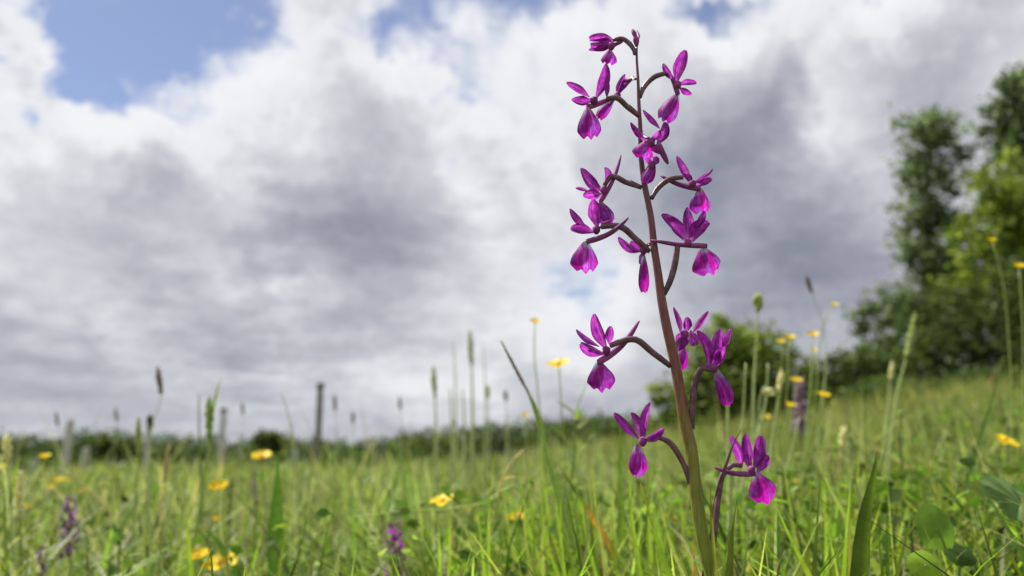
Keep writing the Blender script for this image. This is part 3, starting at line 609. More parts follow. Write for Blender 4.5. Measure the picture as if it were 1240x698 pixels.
FL = [
 (.004, [(769.6, 66), (763, 54), (753, 47), (742, 49)], 7, (740, 56), [('s', (744, 50), (713, 46), 10, .1), ('s', (743, 54), (713, 61), 10, -.2), ('p', (743, 52), (715, 54), 13, -.3, .1), ('p', (742, 52), (714, 50), 12, .35), ('spur', (753, 50), (738, 60), 6), ('lip', (738, 59), (735, 78), 18)]),
 (-.006, [(773.5, 141), (760, 130), (747, 119), (735, 120)], 8, (719, 122), [('s', (721, 121), (733.5, 78), 15), ('s', (714, 118), (686, 100), 10), ('p', (719, 122), (692, 121), 14), ('p', (735, 119), (737, 100), 6), ('spur', (711, 130), (748, 115), 8), ('lip', (711.6, 130), (715, 168), 25)]),
 (.010, [(769.6, 96), (764, 96), (757, 99)], 5, (747, 117), [('s', (747, 116), (757, 90), 8), ('p', (746, 118), (765, 97), 9), ('s', (746, 119), (751, 103), 6), ('spur', (750, 112), (738, 128), 6), ('lip', (744, 120), (724, 144), 12)]),
 (.004, [(774.8, 118), (781, 104), (793, 93), (807, 89)], 8, (820, 103), [('s', (819, 103), (830, 61), 15), ('s', (816, 98), (803, 77), 9), ('p', (821, 104), (843.6, 101), 9), ('p', (822, 106), (838, 114), 10), ('spur', (821, 115), (808, 85), 7), ('lip', (821, 113), (803, 147), 21)]),
 (-.010, [(776, 160), (780, 166), (786, 168)], 5, (788, 172), [('s', (799, 156), (779, 133), 9), ('s', (795, 176), (805, 148), 13), ('s', (783, 172), (764, 148), 10), ('p', (787, 170), (799, 158), 8), ('p', (786, 172), (801, 186), 10), ('spur', (796, 174), (809, 199), 9), ('lip', (786, 170), (780, 193), 23)]),
 (-.006, [(779, 215), (783, 208), (787, 203)], 5, (789, 200), [('s', (789, 200), (796, 190), 9), ('p', (790, 198), (782, 190), 8), ('lip', (792, 196), (779, 221), 14)]),
 (.003, [(777, 227.6), (758, 221), (741, 214), (732, 225)], 8, (731, 230), [('s', (730, 231), (703, 204), 14), ('s', (733, 224), (732, 203), 11), ('p', (729, 236), (706, 237), 13), ('p', (714, 232), (697, 228), 4), ('spur', (727, 245), (752, 188), 6.5), ('lip', (727, 244), (741, 270), 20)]),
 (-.005, [(786.6, 305), (770, 290), (752, 275), (728, 275)], 9, (722, 278), [('s', (724, 277), (718.5, 242), 17), ('s', (709, 274), (690, 253), 9), ('p', (720, 282), (691, 277), 14), ('p', (726, 276), (742, 267), 9), ('spur', (710, 293), (761, 264), 7.5), ('lip', (710, 292), (710, 330), 29)]),
 (.002, [(789, 241), (797, 228), (812, 217), (827, 215)], 8, (838, 223), [('s', (838, 222), (820, 189), 11), ('s', (843, 226), (862, 217), 12), ('p', (849, 216), (863, 204), 4), ('p', (838, 224), (826, 212), 10), ('p', (840, 222), (857, 210), 8), ('spur', (848, 229), (800, 213), 8), ('lip', (849, 228), (853, 259), 24)]),
 (-.004, [(804, 357), (812.5, 338), (818, 316), (820.6, 298)], 9, (832, 294), [('s', (832, 293), (801, 260), 15), ('s', (834, 290), (833, 251), 17, .15, .1), ('s', (838, 294), (859, 270), 19), ('p', (843, 275), (853, 256), 9), ('p', (828, 292), (812, 272), 8), ('spur', (856, 298), (788, 291), 7), ('lip', (851, 299), (863, 332), 32)]),
 (.012, [(788, 295), (784, 297), (779, 300)], 6, (779, 303), [('s', (779, 304), (749, 287), 12), ('p', (778, 304), (764, 292), 9), ('s', (780, 304), (774, 320), 8), ('lip', (780, 308), (781, 355), 12)]),
 (-.004, [(812, 444), (790, 427), (768, 411), (751, 414), (739, 419)], 9, (734, 424), [('s', (735, 424), (720, 380), 15), ('s', (738, 418), (739.6, 395), 11), ('s', (726, 420), (698, 399), 7), ('p', (733, 429), (703, 416), 14), ('spur', (725, 439), (774, 389), 9), ('lip', (724.7, 438), (729, 474), 28)]),
 (.008, [(812, 430), (818, 420), (824, 410)], 6, (829, 405), [('s', (825, 407), (816, 372), 8), ('s', (832, 402), (832, 384), 12), ('s', (838, 404), (858, 377), 8), ('p', (829, 400), (821, 425), 18), ('p', (836, 400), (842, 418), 12), ('lip', (828, 418), (826.7, 448), 11)]),
 (-.004, [(838, 520), (840, 475), (844, 456), (850, 446), (861, 448)], 9, (864, 445), [('s', (858, 446), (844, 401), 14), ('s', (867, 436), (873, 399), 14), ('s', (874, 428), (885, 399), 8), ('p', (866, 447), (877, 420), 17), ('p', (862, 446), (870, 424), 14), ('spur', (862, 449), (847, 443), 7), ('lip', (866, 446), (882, 492), 15)]),
 (-.003, [(835.6, 586), (824, 555), (808, 534), (794, 529)], 8, (778, 534), [('s', (774, 532), (744, 500), 11), ('s', (775, 530), (764, 500), 10), ('s', (781, 531), (788, 488), 11, .1, .1), ('p', (780, 534), (803, 518), 11), ('p', (779, 532), (776, 513), 10), ('lip', (772, 538), (772, 578), 18)]),
 (.004, [(858, 690), (865, 650), (870, 601), (878, 570), (888, 563), (898, 564)], 8, (909, 569), [('s', (898, 565), (885, 528), 11), ('s', (907, 567), (904, 525), 15, .1, .1), ('s', (913, 568), (921, 528), 15, .1, -.1), ('p', (917, 572), (929, 551), 12), ('p', (910, 570), (893, 545), 11), ('spur', (915, 574), (865, 566), 7), ('lip', (916, 572), (929, 610), 28)]),
]
for q, (dz, ped, pw, cen, items) in enumerate(FL): flower(dz, ped, pw, cen, items, q+3)
# top bud
A = at(771, 57, OY); B = at(770, 47, OY-.001); Cc = at(765, 35, OY)
V, f, uv = tube(spline([A, B, Cc], 10), np.array([1.4, 3.6, 4.2, 2.4, 3.2, 2.6, .5])*MM, 9); bud = mesh('bud', V, f, M_SPUR, orchid, uv=uv)
V, f, uv = blade_surface(spline([at(772, 50, OY), at(775, 44, OY), at(771, 36, OY)], 7), petal_prof, 4.5*MM, np.array([.6, .8, 0]), .5, 5, seed=3); sub('sepal', V, f, M_SEPAL, bud, uv=uv)
# leafy bract behind the lowest flower, sheathing leaves at the stem foot
def leafprof(s): return max(.03, (1-s**4)*(.8+.2*math.sin(math.pi*min(1, s*1.1))))
V, f, uv = blade_surface(spline([at(857, 700, OY+.006), at(866, 650, OY+.005), at(871, 601, OY+.002), at(880, 566, OY-.007), at(890, 535, OY-.006), at(898, 520, OY-.004)], 14), lambda s: max(.05, (1-s**1.8)), 13*MM, np.array([.8, .5, 0]), .6, 5, seed=2)
mesh('bract', V, f, M_PED, orchid, uv=uv)
for (pp, w_, colr) in [([(878, 790), (884, 698), (888, 640), (893, 604)], 24, (.17, .22, .035)), ([(866, 800), (868, 720), (865, 670), (862, 625), (860, 588)], 17, (.19, .22, .04))]:
    ax = spline([ob+np.array([.003, -.002, .02])]+[at(x_, y_, OY-.008) for x_, y_ in pp], 16)
    V, f, uv = blade_surface(ax, leafprof, w_*MM*1.2, np.array([1, .1, 0]), .6, 7, seed=4); mesh('leaf', V, f, M_LEAF, orchid, col=np.array(colr), uv=uv)

# ------------------------------------------------------------------ buttercups
def buttercup(x, y, Y, w, stem, label, group=None, tilt=(0, -.35), open_=.62, name='buttercup', seedx=0):
    c = at(x, y, Y); rad = w*Y/F*.56; r = np.random.default_rng(int(x*7+y))
    pts = [c]+[at(a, b, Y+.01*q) for q, (a, b) in enumerate(stem)]; b = rootpt(pts[-1]+np.array([r.uniform(-.01, .01), 0, 0])); pts.append(b)
    t_ = thing(name, b, label, 'buttercup', group)
    sr = max(.0008, .9*Y/F)*1.1
    V, f, _ = tube(spline(pts, 26), [sr*.7, sr, sr*1.2], 6); mesh('stem', V, f, M_STALK, t_, col=np.array((.24, .30, .09)))
    ax = Vector((tilt[0]+r.uniform(-.2, .2), tilt[1]+r.uniform(-.15, .15), 1)).normalized(); rot = ax.to_track_quat('Z', 'Y').to_matrix()
    rot = np.array(rot)
    # centre: a dome of stamens
    V, f, _ = tube([np.array([0, 0, -.1])*rad, np.array([0, 0, .12])*rad, np.array([0, 0, .34])*rad, np.array([0, 0, .42])*rad], [.10*rad, .28*rad, .24*rad, .05*rad], 8)
    fo = mesh('flower', V@rot.T+c, f, M_YCEN, t_)
    for k in range(5):
        a = k/5*2*math.pi+r.uniform(-.15, .15); o = open_+r.uniform(-.12, .12); out = np.array([math.cos(a), math.sin(a), 0]); z = np.array([0, 0, 1.])
        axp = spline([z*-.05*rad, out*.50*o*rad*1.3+z*.12*rad, out*rad*o*1.55+z*(1.05-o)*rad*1.05], 7)
        V, f, uv = blade_surface(axp, lambda s: .18+.82*math.sin(min(1, s*1.12)*math.pi*.5)**.9 if s < .86 else .82*math.sqrt(max(.1, 1-((s-.80)/.23)**2)), rad*1.12, np.array([-math.sin(a), math.cos(a), 0]), .28, 6, seed=k)
        sub('petal', V@rot.T+c, f, M_YEL, fo, uv=uv)
    if w >= 18:
        for k in range(2):
            p = spline(pts, 26)[8+7*k]; d = np.array([r.choice([-1, 1])*.7, r.uniform(-.5, .5), .6]); L = rad*1.7
            V, f, uv = blade_surface(spline([p, p+d*L*.6, p+d*L+np.array([0, 0, -.15*L])], 7), leafprof, rad*.35, np.array([.3, 1, 0]), .3, 4, seed=k); mesh('leaf', V, f, M_LEAF, t_, col=np.array((.08, .15, .025)))
    return t_
BC = [
 (265, 593, .95, 23, [(263, 640), (258, 690)], 'large yellow buttercup beside the grass stalk with green spike', {'tilt': (.25, -.5)}),
 (263, 631, 1.0, 11, [(266, 660), (268, 690)], 'half-open small yellow buttercup below a large open one', {'open_': .4}),
 (240, 675, .85, 22, [(243, 700), (248, 730)], 'yellow buttercup low in the grass by a broad dark leaf', {}),
 (268, 684, .85, 29, [(272, 705), (276, 730)], 'wide flat yellow buttercup low in the grass beside another', {'open_': .78}),
 (317, 555, 1.0, 21, [(320, 600), (326, 670)], 'yellow buttercup atop a stalk beside the broad upright leaf', {}),
 (55, 554, 1.25, 12, [(75, 572), (100, 590), (128, 640)], 'small orange-yellow buttercup on a slanting brown stem near pale posts', {}),
 (2, 567, 1.1, 14, [(6, 620), (8, 690)], 'yellow buttercup beside the cream grass seed head', {}),
 (70, 583, 2.2, 12, [(70, 600), (71, 625)], 'distant yellow buttercup in the grass below the pale posts', {'group': 1}),
 (62, 591, 2.1, 9, [(62, 600), (62, 630)], 'distant yellow buttercup in the grass below the pale posts', {'group': 1}),
 (83, 582, 2.3, 8, [(83, 600), (84, 625)], 'distant yellow buttercup in the grass below the pale posts', {'group': 1}),
 (105, 594, 2.0, 8, [(105, 605), (106, 630)], 'distant yellow buttercup in the grass below the pale posts', {'group': 1}),
 (36, 614, 1.6, 7, [(36, 625), (37, 650)], 'distant yellow buttercup in the grass below the pale posts', {'group': 1}),
 (648, 391, .95, 13, [(647, 430), (652, 480), (658, 560), (668, 680)], 'high yellow buttercup above the thin dark grass spike', {}),
 (677, 443, .90, 23, [(679, 480), (684, 560), (690, 680)], 'open yellow buttercup above the leafy-topped green plant', {'open_': .8}),
 (537, 608, .85, 22, [(545, 625), (560, 690)], 'flat yellow buttercup over the long slanting grass stem', {'open_': .8, 'tilt': (0, -.15)}),
 (565, 618, 1.5, 10, [(566, 640), (568, 665)], 'small yellow buttercup just beside a flat open buttercup', {}),
 (574, 629, 1.5, 11, [(575, 645), (576, 665)], 'small yellow buttercup half hidden among green leaves', {}),
 (548, 642, 1.4, 7, [(549, 655), (550, 680)], 'tiny yellow buttercup bud below the slanting grass stem', {'open_': .4}),
 (628, 627, 1.0, 21, [(630, 650), (634, 690)], 'yellow buttercup low behind a curved green stem', {}),
 (636, 504, 1.5, 9, [(638, 550), (640, 610)], 'small pale-stemmed buttercup beside the thick grass culm', {}),
 (946, 415, 1.1, 11, [(947, 450), (942, 520), (938, 600)], 'lower of a close pair of yellow buttercups by the orchid', {}),
 (956, 410, 1.15, 12, [(954, 450), (950, 520), (945, 600)], 'taller of a close pair of yellow buttercups by the orchid', {}),
 (984, 407, 1.05, 14, [(982, 450), (976, 520), (962, 620)], 'round yellow buttercup standing between the close pair and highest one', {}),
 (985, 425, 1.2, 9, [(983, 460), (978, 520), (966, 620)], 'small yellow buttercup directly under a round one', {}),
 (1009, 370, 1.15, 11, [(1000, 385), (992, 430), (988, 480), (980, 530), (960, 640)], 'highest yellow buttercup on a long pale bent stalk', {}),
 (964, 462, 1.2, 13, [(960, 500), (952, 560), (948, 640)], 'yellow buttercup in front of the purple-brown background orchid', {}),
 (956, 492, 1.15, 13, [(952, 530), (946, 590), (944, 660)], 'yellow buttercup low beside the purple-brown background orchid', {}),
 (996, 480, 1.1, 15, [(990, 520), (975, 570), (960, 660)], 'yellow buttercup on a pale curved stalk close by the purple-brown orchid', {}),
 (928, 506, 1.5, 9, [(927, 540), (925, 590)], 'tiny yellow buttercup among pale curled stems', {}),
 (951, 584, 1.3, 8, [(952, 600), (953, 640)], 'tiny yellow buttercup behind the lowest orchid flower', {'group': 2}),
 (964, 584, 1.3, 8, [(965, 600), (966, 640)], 'tiny yellow buttercup behind the lowest orchid flower', {'group': 2}),
 (1201, 292, 1.05, 12, [(1212, 330), (1222, 420), (1226, 560), (1226, 690)], 'highest yellow buttercup before the lime-green tree', {}),
 (1234, 324, 1.0, 14, [(1238, 380), (1240, 500), (1238, 690)], 'yellow buttercup just under the highest one by the lime tree', {}),
 (1216, 535, .95, 20, [(1216, 580), (1212, 690)], 'large open yellow buttercup above the crinkled toothed leaf', {'open_': .8}),
 (1111, 608, 1.3, 12, [(1111, 630), (1112, 670)], 'yellow buttercup above the round clover-like leaves', {}),
 (1122, 566, 1.8, 11, [(1122, 580), (1123, 610)], 'faint yellow buttercup in grass behind the dark upright blade', {}),
 (811, 629, 1.2, 13, [(812, 650), (813, 690)], 'yellow buttercup low in grass beside the orchid stem', {}),
 (818, 604, 1.7, 8, [(818, 620), (819, 650)], 'small yellow buttercup further behind the orchid stem', {}),
]
GN = {1: 'distant buttercups below the pale posts', 2: 'tiny buttercups behind the lowest orchid flower'}
for (x_, y_, Y, w_, st, lab, kw) in BC:
    kw = dict(kw); g_ = kw.pop('group', None); buttercup(x_, y_, Y, w_, st, lab, GN.get(g_), **kw)

# ------------------------------------------------------------------ single grass stalks, blades and leaves
GRN = (.13, .20, .035); PALE = (.33, .39, .18); STRAW = (.46, .38, .20); DGRN = (.045, .08, .016); BRWN = (.13, .075, .045); BRT = (.21, .32, .035); YGR = (.27, .34, .08)
def seedhead(P0, P1, w, colr, parent, seed):
    """a spike of overlapping small husks"""
    r = np.random.default_rng(seed); L = np.linalg.norm(P1-P0); ax = (P1-P0)/L; n = max(14, int(L/(w*.22))); parts = []
    core = tube(spline([P0, P1], 8), [w*.30, w*.34, w*.28, w*.10], 6)[:2]; parts.append(core)
    for k in range(n):
        u = k/n; a = k*2.4; c = P0+ax*L*u; o = np.cross(ax, [math.cos(a), math.sin(a), .3]); o /= np.linalg.norm(o)
        s = w*.5*(.55+.45*math.sin(math.pi*min(1, u*.9+.15)))*r.uniform(.8, 1.2)
        parts.append(tube([c+o*s*.25, c+o*s*.85+ax*s*.7, c+o*s*.9+ax*s*1.5, c+o*s*.6+ax*s*2.1], [s*.2, s*.42, s*.32, s*.05], 5)[:2])
    V, f = merge(parts); return mesh('seed_head', V, f, M_STALK, parent, col=np.array(colr))
def stalk(px, Y, w, label, colr=GRN, head=None, group=None, leaves=(), rads=(.35, .7, 1, 1, 1.1)):
    """px from tip to lowest seen pixel; head = (length px along the tip, width px, colour)"""
    pts = [at(a, b, Y+.006*q) for q, (a, b) in enumerate(px)]; b = rootpt(pts[-1]); pts.append(b)
    t_ = thing('grass_stalk', b, label, 'grass stalk', group); s = Y/F
    V, f, _ = tube(spline(pts, 30), np.array(rads)*w*s*.5, 6); mesh('stem', V, f, M_STALK, t_, col=np.array(colr))
    if head:
        ln, hw, hc = head; sp_ = spline(pts, 60); d = np.concatenate([[0], np.cumsum(np.linalg.norm(np.diff(sp_, axis=0), axis=1))]); k = np.searchsorted(d, ln*s)
        seedhead(sp_[min(k, 58)], sp_[0]+(sp_[0]-sp_[1])*.3, hw*s, hc, t_, int(px[0][0]))
    for (u, lx, ly, lw, lc) in leaves:
        p = spline(pts, 60)[int(u*59)]; e = at(lx, ly, Y-.01); m_ = (p+e)/2+np.array([0, 0, .18*np.linalg.norm(e-p)])
        V, f, uv = blade_surface(spline([p, m_, e], 12), leafprof, lw*s, np.array([.5, .8, 0]), .5, 4, seed=int(lx)); mesh('leaf', V, f, M_LEAF, t_, col=np.array(lc))
    return t_
def blade(px, Y, w, label, colr=GRN, group=None, name='grass_plant', cat='grass', cup=.6, side=(1, .35, 0), prof=leafprof, nv=5, tipcol=None, parent=None):
    pts = [at(a, b, Y+.004*q) for q, (a, b) in enumerate(px)]; b = rootpt(pts[-1]); e_ = pts[-1]-pts[-2]; sl = np.clip(e_[:2]/max(1e-4, -e_[2]), -.35, .35)*(pts[-1][2]-b[2])*.6; b = rootpt(pts[-1]+np.array([sl[0], sl[1], 0]))
    pts.append(pts[-1]*.5+b*.5); pts.append(b); pts = pts[::-1]
    ax = spline(pts, 34); V, f, uv = blade_surface(ax, prof, w*Y/F*1.45, np.array(side, float), cup, nv, seed=int(px[0][0]))
    C = np.tile(np.array(colr, float), (len(V), 1))
    if tipcol is not None:
        k = np.clip((uv[:, 0]-tipcol[1])/.12, 0, 1)[:, None]*np.clip((tipcol[2]-uv[:, 0])/.08, 0, 1)[:, None]; C = C*(1-k)+np.array(tipcol[0])*k
    if parent is not None: return mesh('leaf', V, f, M_LEAF, parent, col=C)
    t_ = thing(name, b, label, cat, group); mesh('leaf', V, f, M_LEAF, t_, col=C)
    r = np.random.default_rng(int(px[0][0])); hz = pts[2][2]-b[2]
    for k in range(2):        # short side leaves at the foot
        d = np.array([r.uniform(-.5, .5), r.uniform(-.2, .5), 1]); L = max(.04, hz*r.uniform(.4, .6))
        V, f, uv = blade_surface(spline([b, b+d*L*.5, b+d*L+np.array([d[0], d[1], -.2])*L*.3], 9), leafprof, w*Y/F*.7, np.array(side, float), cup, 4, seed=k+1)
        mesh('leaf', V, f, M_LEAF, t_, col=np.array(colr))
    return t_
HP = (.60, .58, .30); HG = (.30, .37, .11); HB = (.20, .14, .10)
stalk([(8, 530), (10, 570), (14, 640), (18, 697)], .95, 4, 'stout pale grass stalk with cream seed head by a yellow buttercup', PALE, (28, 10, HP), leaves=[(.3, -6, 540, 6, PALE), (.25, 24, 552, 4, GRN)])
stalk([(24, 573), (24, 610), (25, 697)], .9, 6, 'stiff green grass stalk with thick cream-green seed spike', YGR, (50, 9, HP))
stalk([(5, 600), (6, 640), (8, 697)], .8, 8, 'broad yellow-green stem standing beside the thick cream-green spike', YGR)
stalk([(253, 484), (254, 530), (246, 590), (234, 660), (228, 697)], .95, 5, 'tall green grass stalk with narrow green spike and upright blade', YGR, (42, 8, HG), leaves=[(.12, 268, 456, 5, GRN)])
stalk([(241, 478), (241, 520), (243, 570), (244, 640)], 1.2, 4, 'plain dark thin grass stem beside the narrow green spike', GRN)
stalk([(191, 447), (196, 470), (193, 490), (184, 515), (182, 560), (180, 640)], 1.2, 2.2, 'bent thin grass stalk with dark brown nodding seed head', PALE, (28, 6, HB))
stalk([(168, 508), (168, 545), (164, 600), (160, 660)], 1.1, 3.5, 'green grass stalk with slim bright green seed spike', YGR, (40, 6, HG))
stalk([(182, 506), (182, 530), (178, 600), (175, 660)], 1.3, 3.5, 'grass stalk with stubby dark green seed head', PALE, (14, 7, DGRN))
stalk([(205, 540), (200, 575), (193, 640)], 1.15, 3, 'pale grass stalk with ragged straw-coloured head', STRAW, (40, 5, STRAW))
stalk([(222, 555), (208, 600), (196, 660)], 1.0, 5, 'leaning pale green stem next to the ragged straw head', PALE)
stalk([(340, 474), (350, 505), (357, 545), (360, 640)], 1.3, 3, 'arching thin green grass stem beside the black-capped post', PALE)
for q, (x_, y_, Y, w_, hd) in enumerate([(525, 446, 1.9, 5, (34, 6, HG)), (549, 412, 2.1, 4, None), (569, 402, 2.0, 5.5, (40, 6, HG)), (585, 415, 2.2, 3, None), (545, 470, 2.0, 6, None), (560, 470, 2.1, 6, None), (405, 480, 2.3, 2, (14, 4, HB)), (427, 500, 2.2, 2, (10, 3.6, HB)), (484, 482, 2.2, 2, (14, 3.4, HB)), (590, 468, 2.1, 3, (14, 5, HG)), (612, 475, 2.2, 3, (10, 5, HB))]):
    stalk([(x_, y_), (x_+2, y_+40), (x_+3, 560), (x_+2, 620)], Y, w_*.75, 'faint tall grass stalk with slim green spike against the clouds' if hd and hd[2] == HG else 'faint tall grass stalk with small brown head against the clouds' if hd else 'bare faint grass stalk rising beside slim green spikes', PALE, hd, 'tall grass stalks with green spikes' if hd and hd[2] == HG else 'tall grass stalks with brown heads' if hd else 'bare tall grass stalks')
for q, (x_, y_, Y) in enumerate([(68, 500, 2.4), (140, 495, 2.5), (293, 489, 2.4)]):
    stalk([(x_, y_), (x_+2, y_+22), (x_-2, 560), (x_, 610)], Y, 1.2, 'hair-thin grass stem with tiny brown seed head', PALE, (13, 3.4, (.24, .18, .13)), 'hair-thin grasses above the far hedge')
stalk([(608, 416), (622, 445), (640, 476), (650, 500), (664, 560), (685, 630), (706, 697)], .62, 6.5, 'thick green grass culm with thin dark spike and swollen node', (.26, .36, .10), (66, 3.6, HB), rads=(.2, .22, .28, 1.2, .85, .95)+(1.05,)*14)
# leafy-topped herb
def herb(x, y, Y, label, colr, n=7, L=34, stemw=4, yb=690, dx=-8):
    pts = [at(x, y, Y), at(x-2, y+50, Y), at(x+dx, y+110, Y), at(x+dx-2, yb, Y)]; b = rootpt(pts[-1]); pts.append(b)
    t_ = thing('leafy_herb', b, label, 'herb'); s = Y/F
    V, f, _ = tube(spline(pts, 20), np.array([.7, 1, 1.1])*stemw*s*.5, 6); mesh('stem', V, f, M_STALK, t_, col=np.array(colr))
    r = np.random.default_rng(int(x)); sp_ = spline(pts, 40)
    for k in range(n):
        a = k*2.4; p = sp_[int(k*1.3)]; d = np.array([math.cos(a), math.sin(a)*.7, .35+.5*r.random() if k else 2]); d /= np.linalg.norm(d); l_ = L*s*r.uniform(.7, 1.15)
        V, f, uv = blade_surface(spline([p, p+d*l_*.5+np.array([0, 0, .05*l_]), p+d*l_], 8), leafprof, 8*s, np.cross(d, [0, 0, 1.])+1e-3, .4, 4, seed=k); mesh('leaf', V, f, M_LEAF, t_, col=np.array(colr)*r.uniform(.8, 1.15))
    return t_
herb(698, 492, .95, 'leafy-topped pale green plant with star-like whorl of narrow leaves', (.17, .24, .07), 8, 36)
herb(145, 640, .95, 'low herb with dark green oval leaves near the purple orchid', (.06, .14, .02), 6, 30)
blade([(751, 498), (752, 560), (753, 640), (754, 697)], .75, 9, 'upright green grass blade behind the lowest small orchid flower', (.10, .17, .025), cup=.4)
blade([(775, 584), (786, 620), (800, 665), (812, 697)], .45, 12, 'slanting bright green blade with orange tip under an orchid lip', (.15, .24, .025), tipcol=((.45, .22, .02), .93, 1.1))
blade([(675, 560), (700, 600), (722, 632), (742, 668), (756, 697)], .62, 10, 'slanting grass blade with a bright orange withered patch', (.13, .19, .03), tipcol=((.62, .20, .02), .72, .88))
blade([(766, 605), (765, 640), (764, 697)], .8, 7, 'withered reddish-brown blade near the orchid stem', (.28, .12, .04))
blade([(842, 645), (841, 670), (842, 697)], .5, 6, 'short rust-red stem close against the orchid stem', (.30, .10, .03))
blade([(1063, 546), (1060, 580), (1053, 630), (1050, 697)], .44, 26, 'thick dark green upright blade with pointed dark tip', (.065, .105, .016), cup=.9, prof=lambda s: max(.03, (1-s**5)))
blade([(1075, 590), (1075, 640), (1077, 697)], .5, 8, 'narrow green blade standing just behind the thick dark blade', (.06, .11, .02))
blade([(990, 560), (1005, 590), (1025, 625), (1045, 660), (1070, 697)], .6, 11, 'long yellow-green blade slanting down behind the thick dark blade', YGR, cup=.7)
blade([(935, 600), (950, 635), (970, 675), (985, 705)], .45, 11, 'bright green blade slanting from under the lowest orchid flower', BRT, cup=.7)
blade([(942, 605), (942, 640), (948, 697)], .55, 10, 'dark blue-green narrow upright leaf beside the slanting bright blade', (.05, .11, .035), cup=.5)
blade([(1213, 440), (1202, 490), (1185, 550), (1168, 620), (1150, 697)], .9, 11, 'long leaning green blade before the dark bush', (.10, .16, .05), cup=.6)
blade([(1175, 627), (1183, 660), (1192, 700)], .5, 5, 'thin dark grass blade forked beside the round leaves', (.07, .11, .02))
blade([(1199, 642), (1190, 668), (1188, 700)], .5, 5, 'thin curved blade crossing the forked dark blade', (.07, .11, .02))
blade([(336, 556), (336, 600), (334, 640), (338, 690)], .85, 22, 'broad upright dark green leaf below a yellow buttercup', (.06, .13, .02), name='broad_leaf', cat='leaf', cup=.4)
blade([(248, 642), (262, 655), (274, 675), (284, 697)], .85, 19, 'broad dark leaf slanting between low yellow buttercups', (.055, .12, .02), name='broad_leaf', cat='leaf', cup=.4)
blade([(228, 625), (228, 660), (230, 697)], .8, 10, 'yellow-green blade against the tall green grass stalk', BRT)
for q, (a, b, c_, d, Y, w_, cl_) in enumerate([(655, 540, 680, 697, .7, 7, BRT), (690, 560, 716, 697, .75, 8, GRN), (640, 570, 660, 697, .8, 7, BRT), (672, 590, 690, 697, .65, 8, BRT), (705, 600, 722, 697, .6, 7, BRT), (730, 590, 735, 697, .8, 6, GRN), (622, 600, 640, 697, .7, 7, GRN), (664, 640, 676, 697, .55, 8, BRT), (780, 620, 776, 697, .8, 7, GRN), (800, 600, 806, 697, .9, 7, YGR)]+[(a_, 545+(i_*37) % 95, a_+(i_*29) % 50-8, 697, .55+.03*((i_*7) % 9), 6+i_ % 4, (BRT, YGR, GRN)[i_ % 3]) for i_, a_ in enumerate(range(600, 830, 9))]):
    if q == 0: tuft = thing('grass_tuft', rootpt(at(690, 697, .7)), 'tuft of upright bright green blades beside the orchid', 'grass')
    blade([(a, b), (a*.5+c_*.5-4, (b+d)/2), (c_, d)], Y, w_, None, cl_, parent=tuft)
# pale stalks beside the orchid
stalk([(918, 362), (917, 400), (913, 460), (912, 540), (910, 640)], .95, 4.5, 'tall pale green stalk with round bud top behind the orchid', PALE, (14, 11, HG))
stalk([(881, 480), (882, 520), (884, 600), (884, 690)], .75, 8, 'pale grey-green stem below the hanging orchid lip', PALE)
stalk([(935, 474), (926, 468), (921, 480), (921, 520), (915, 570), (905, 660)], .95, 5, 'pale stem with hooked curled tip near yellow buttercups', PALE, (16, 9, HP))
for q, (pp_, w_, cl_, lab) in enumerate([
  ([(903, 440), (900, 500), (893, 580), (888, 690)], 6, PALE, 'plain pale stem between the orchid stem and the bud-topped stalk'),
  ([(946, 452), (940, 500), (932, 560), (925, 690)], 6, PALE, 'straight pale stalk under the close pair of buttercups'),
  ([(905, 530), (912, 570), (925, 620), (930, 690)], 5, YGR, 'yellow-green stem crossing behind the lowest orchid flower'),
  ([(968, 505), (955, 560), (940, 620), (930, 690)], 5, PALE, 'slanting pale stem under the purple-brown background orchid'),
  ([(1022, 520), (1016, 570), (1008, 640), (1004, 690)], 4, STRAW, 'straw-coloured stem standing before the low olive bush'),
  ([(1145, 520), (1138, 570), (1128, 640)], 4, PALE, 'pale bent stem behind the round leaves')]):
    stalk(pp_, .9+.06*q, w_*.72, lab, cl_, (22, 8, HP) if q in (1, 4) else None)
stalk([(930, 440), (925, 500), (905, 560), (890, 660)], 1.0, 5, 'leaning pale stem beside the hooked curled one', PALE)
stalk([(977, 336), (985, 360), (996, 390), (1000, 430), (992, 520), (980, 640)], 1.3, 2.2, 'hair-thin drooping grass with dark seed tip above the buttercups', PALE, (14, 5, HB))
stalk([(1108, 382), (1098, 430), (1086, 480), (1078, 540), (1074, 640)], 1.2, 3.6, 'blurred pale grass stalk with feathery top before the dark bush', PALE, (50, 7, HG))
stalk([(1080, 440), (1075, 500), (1070, 560), (1068, 640)], 1.5, 4, 'thin pale stalk beside the feathery-topped stalk', PALE, (20, 5, HP))
stalk([(1090, 500), (1092, 560), (1098, 610), (1102, 660)], 1.1, 4, 'dark brown-green stem rising above the round leaves', DGRN, (12, 6, HG))
stalk([(420, 628), (480, 620), (540, 617), (590, 608), (622, 588), (640, 610), (650, 680)], .8, 3.2, 'long slanting green grass stem lying under the flat buttercup', YGR)
stalk([(634, 545), (618, 562), (606, 590), (596, 640), (590, 690)], .8, 4.5, 'pale forked dry stem with bent straw-coloured top', STRAW, leaves=[(.12, 640, 590, 5, STRAW), (.2, 600, 610, 7, GRN)])
stalk([(642, 590), (632, 620), (620, 650), (612, 697)], .6, 3.5, 'curved dark green stem in front of a low buttercup', (.08, .12, .02))
stalk([(80, 570), (102, 588), (126, 612)], 1.3, 3, 'slanting dry brown twig under the small orange buttercup', STRAW)

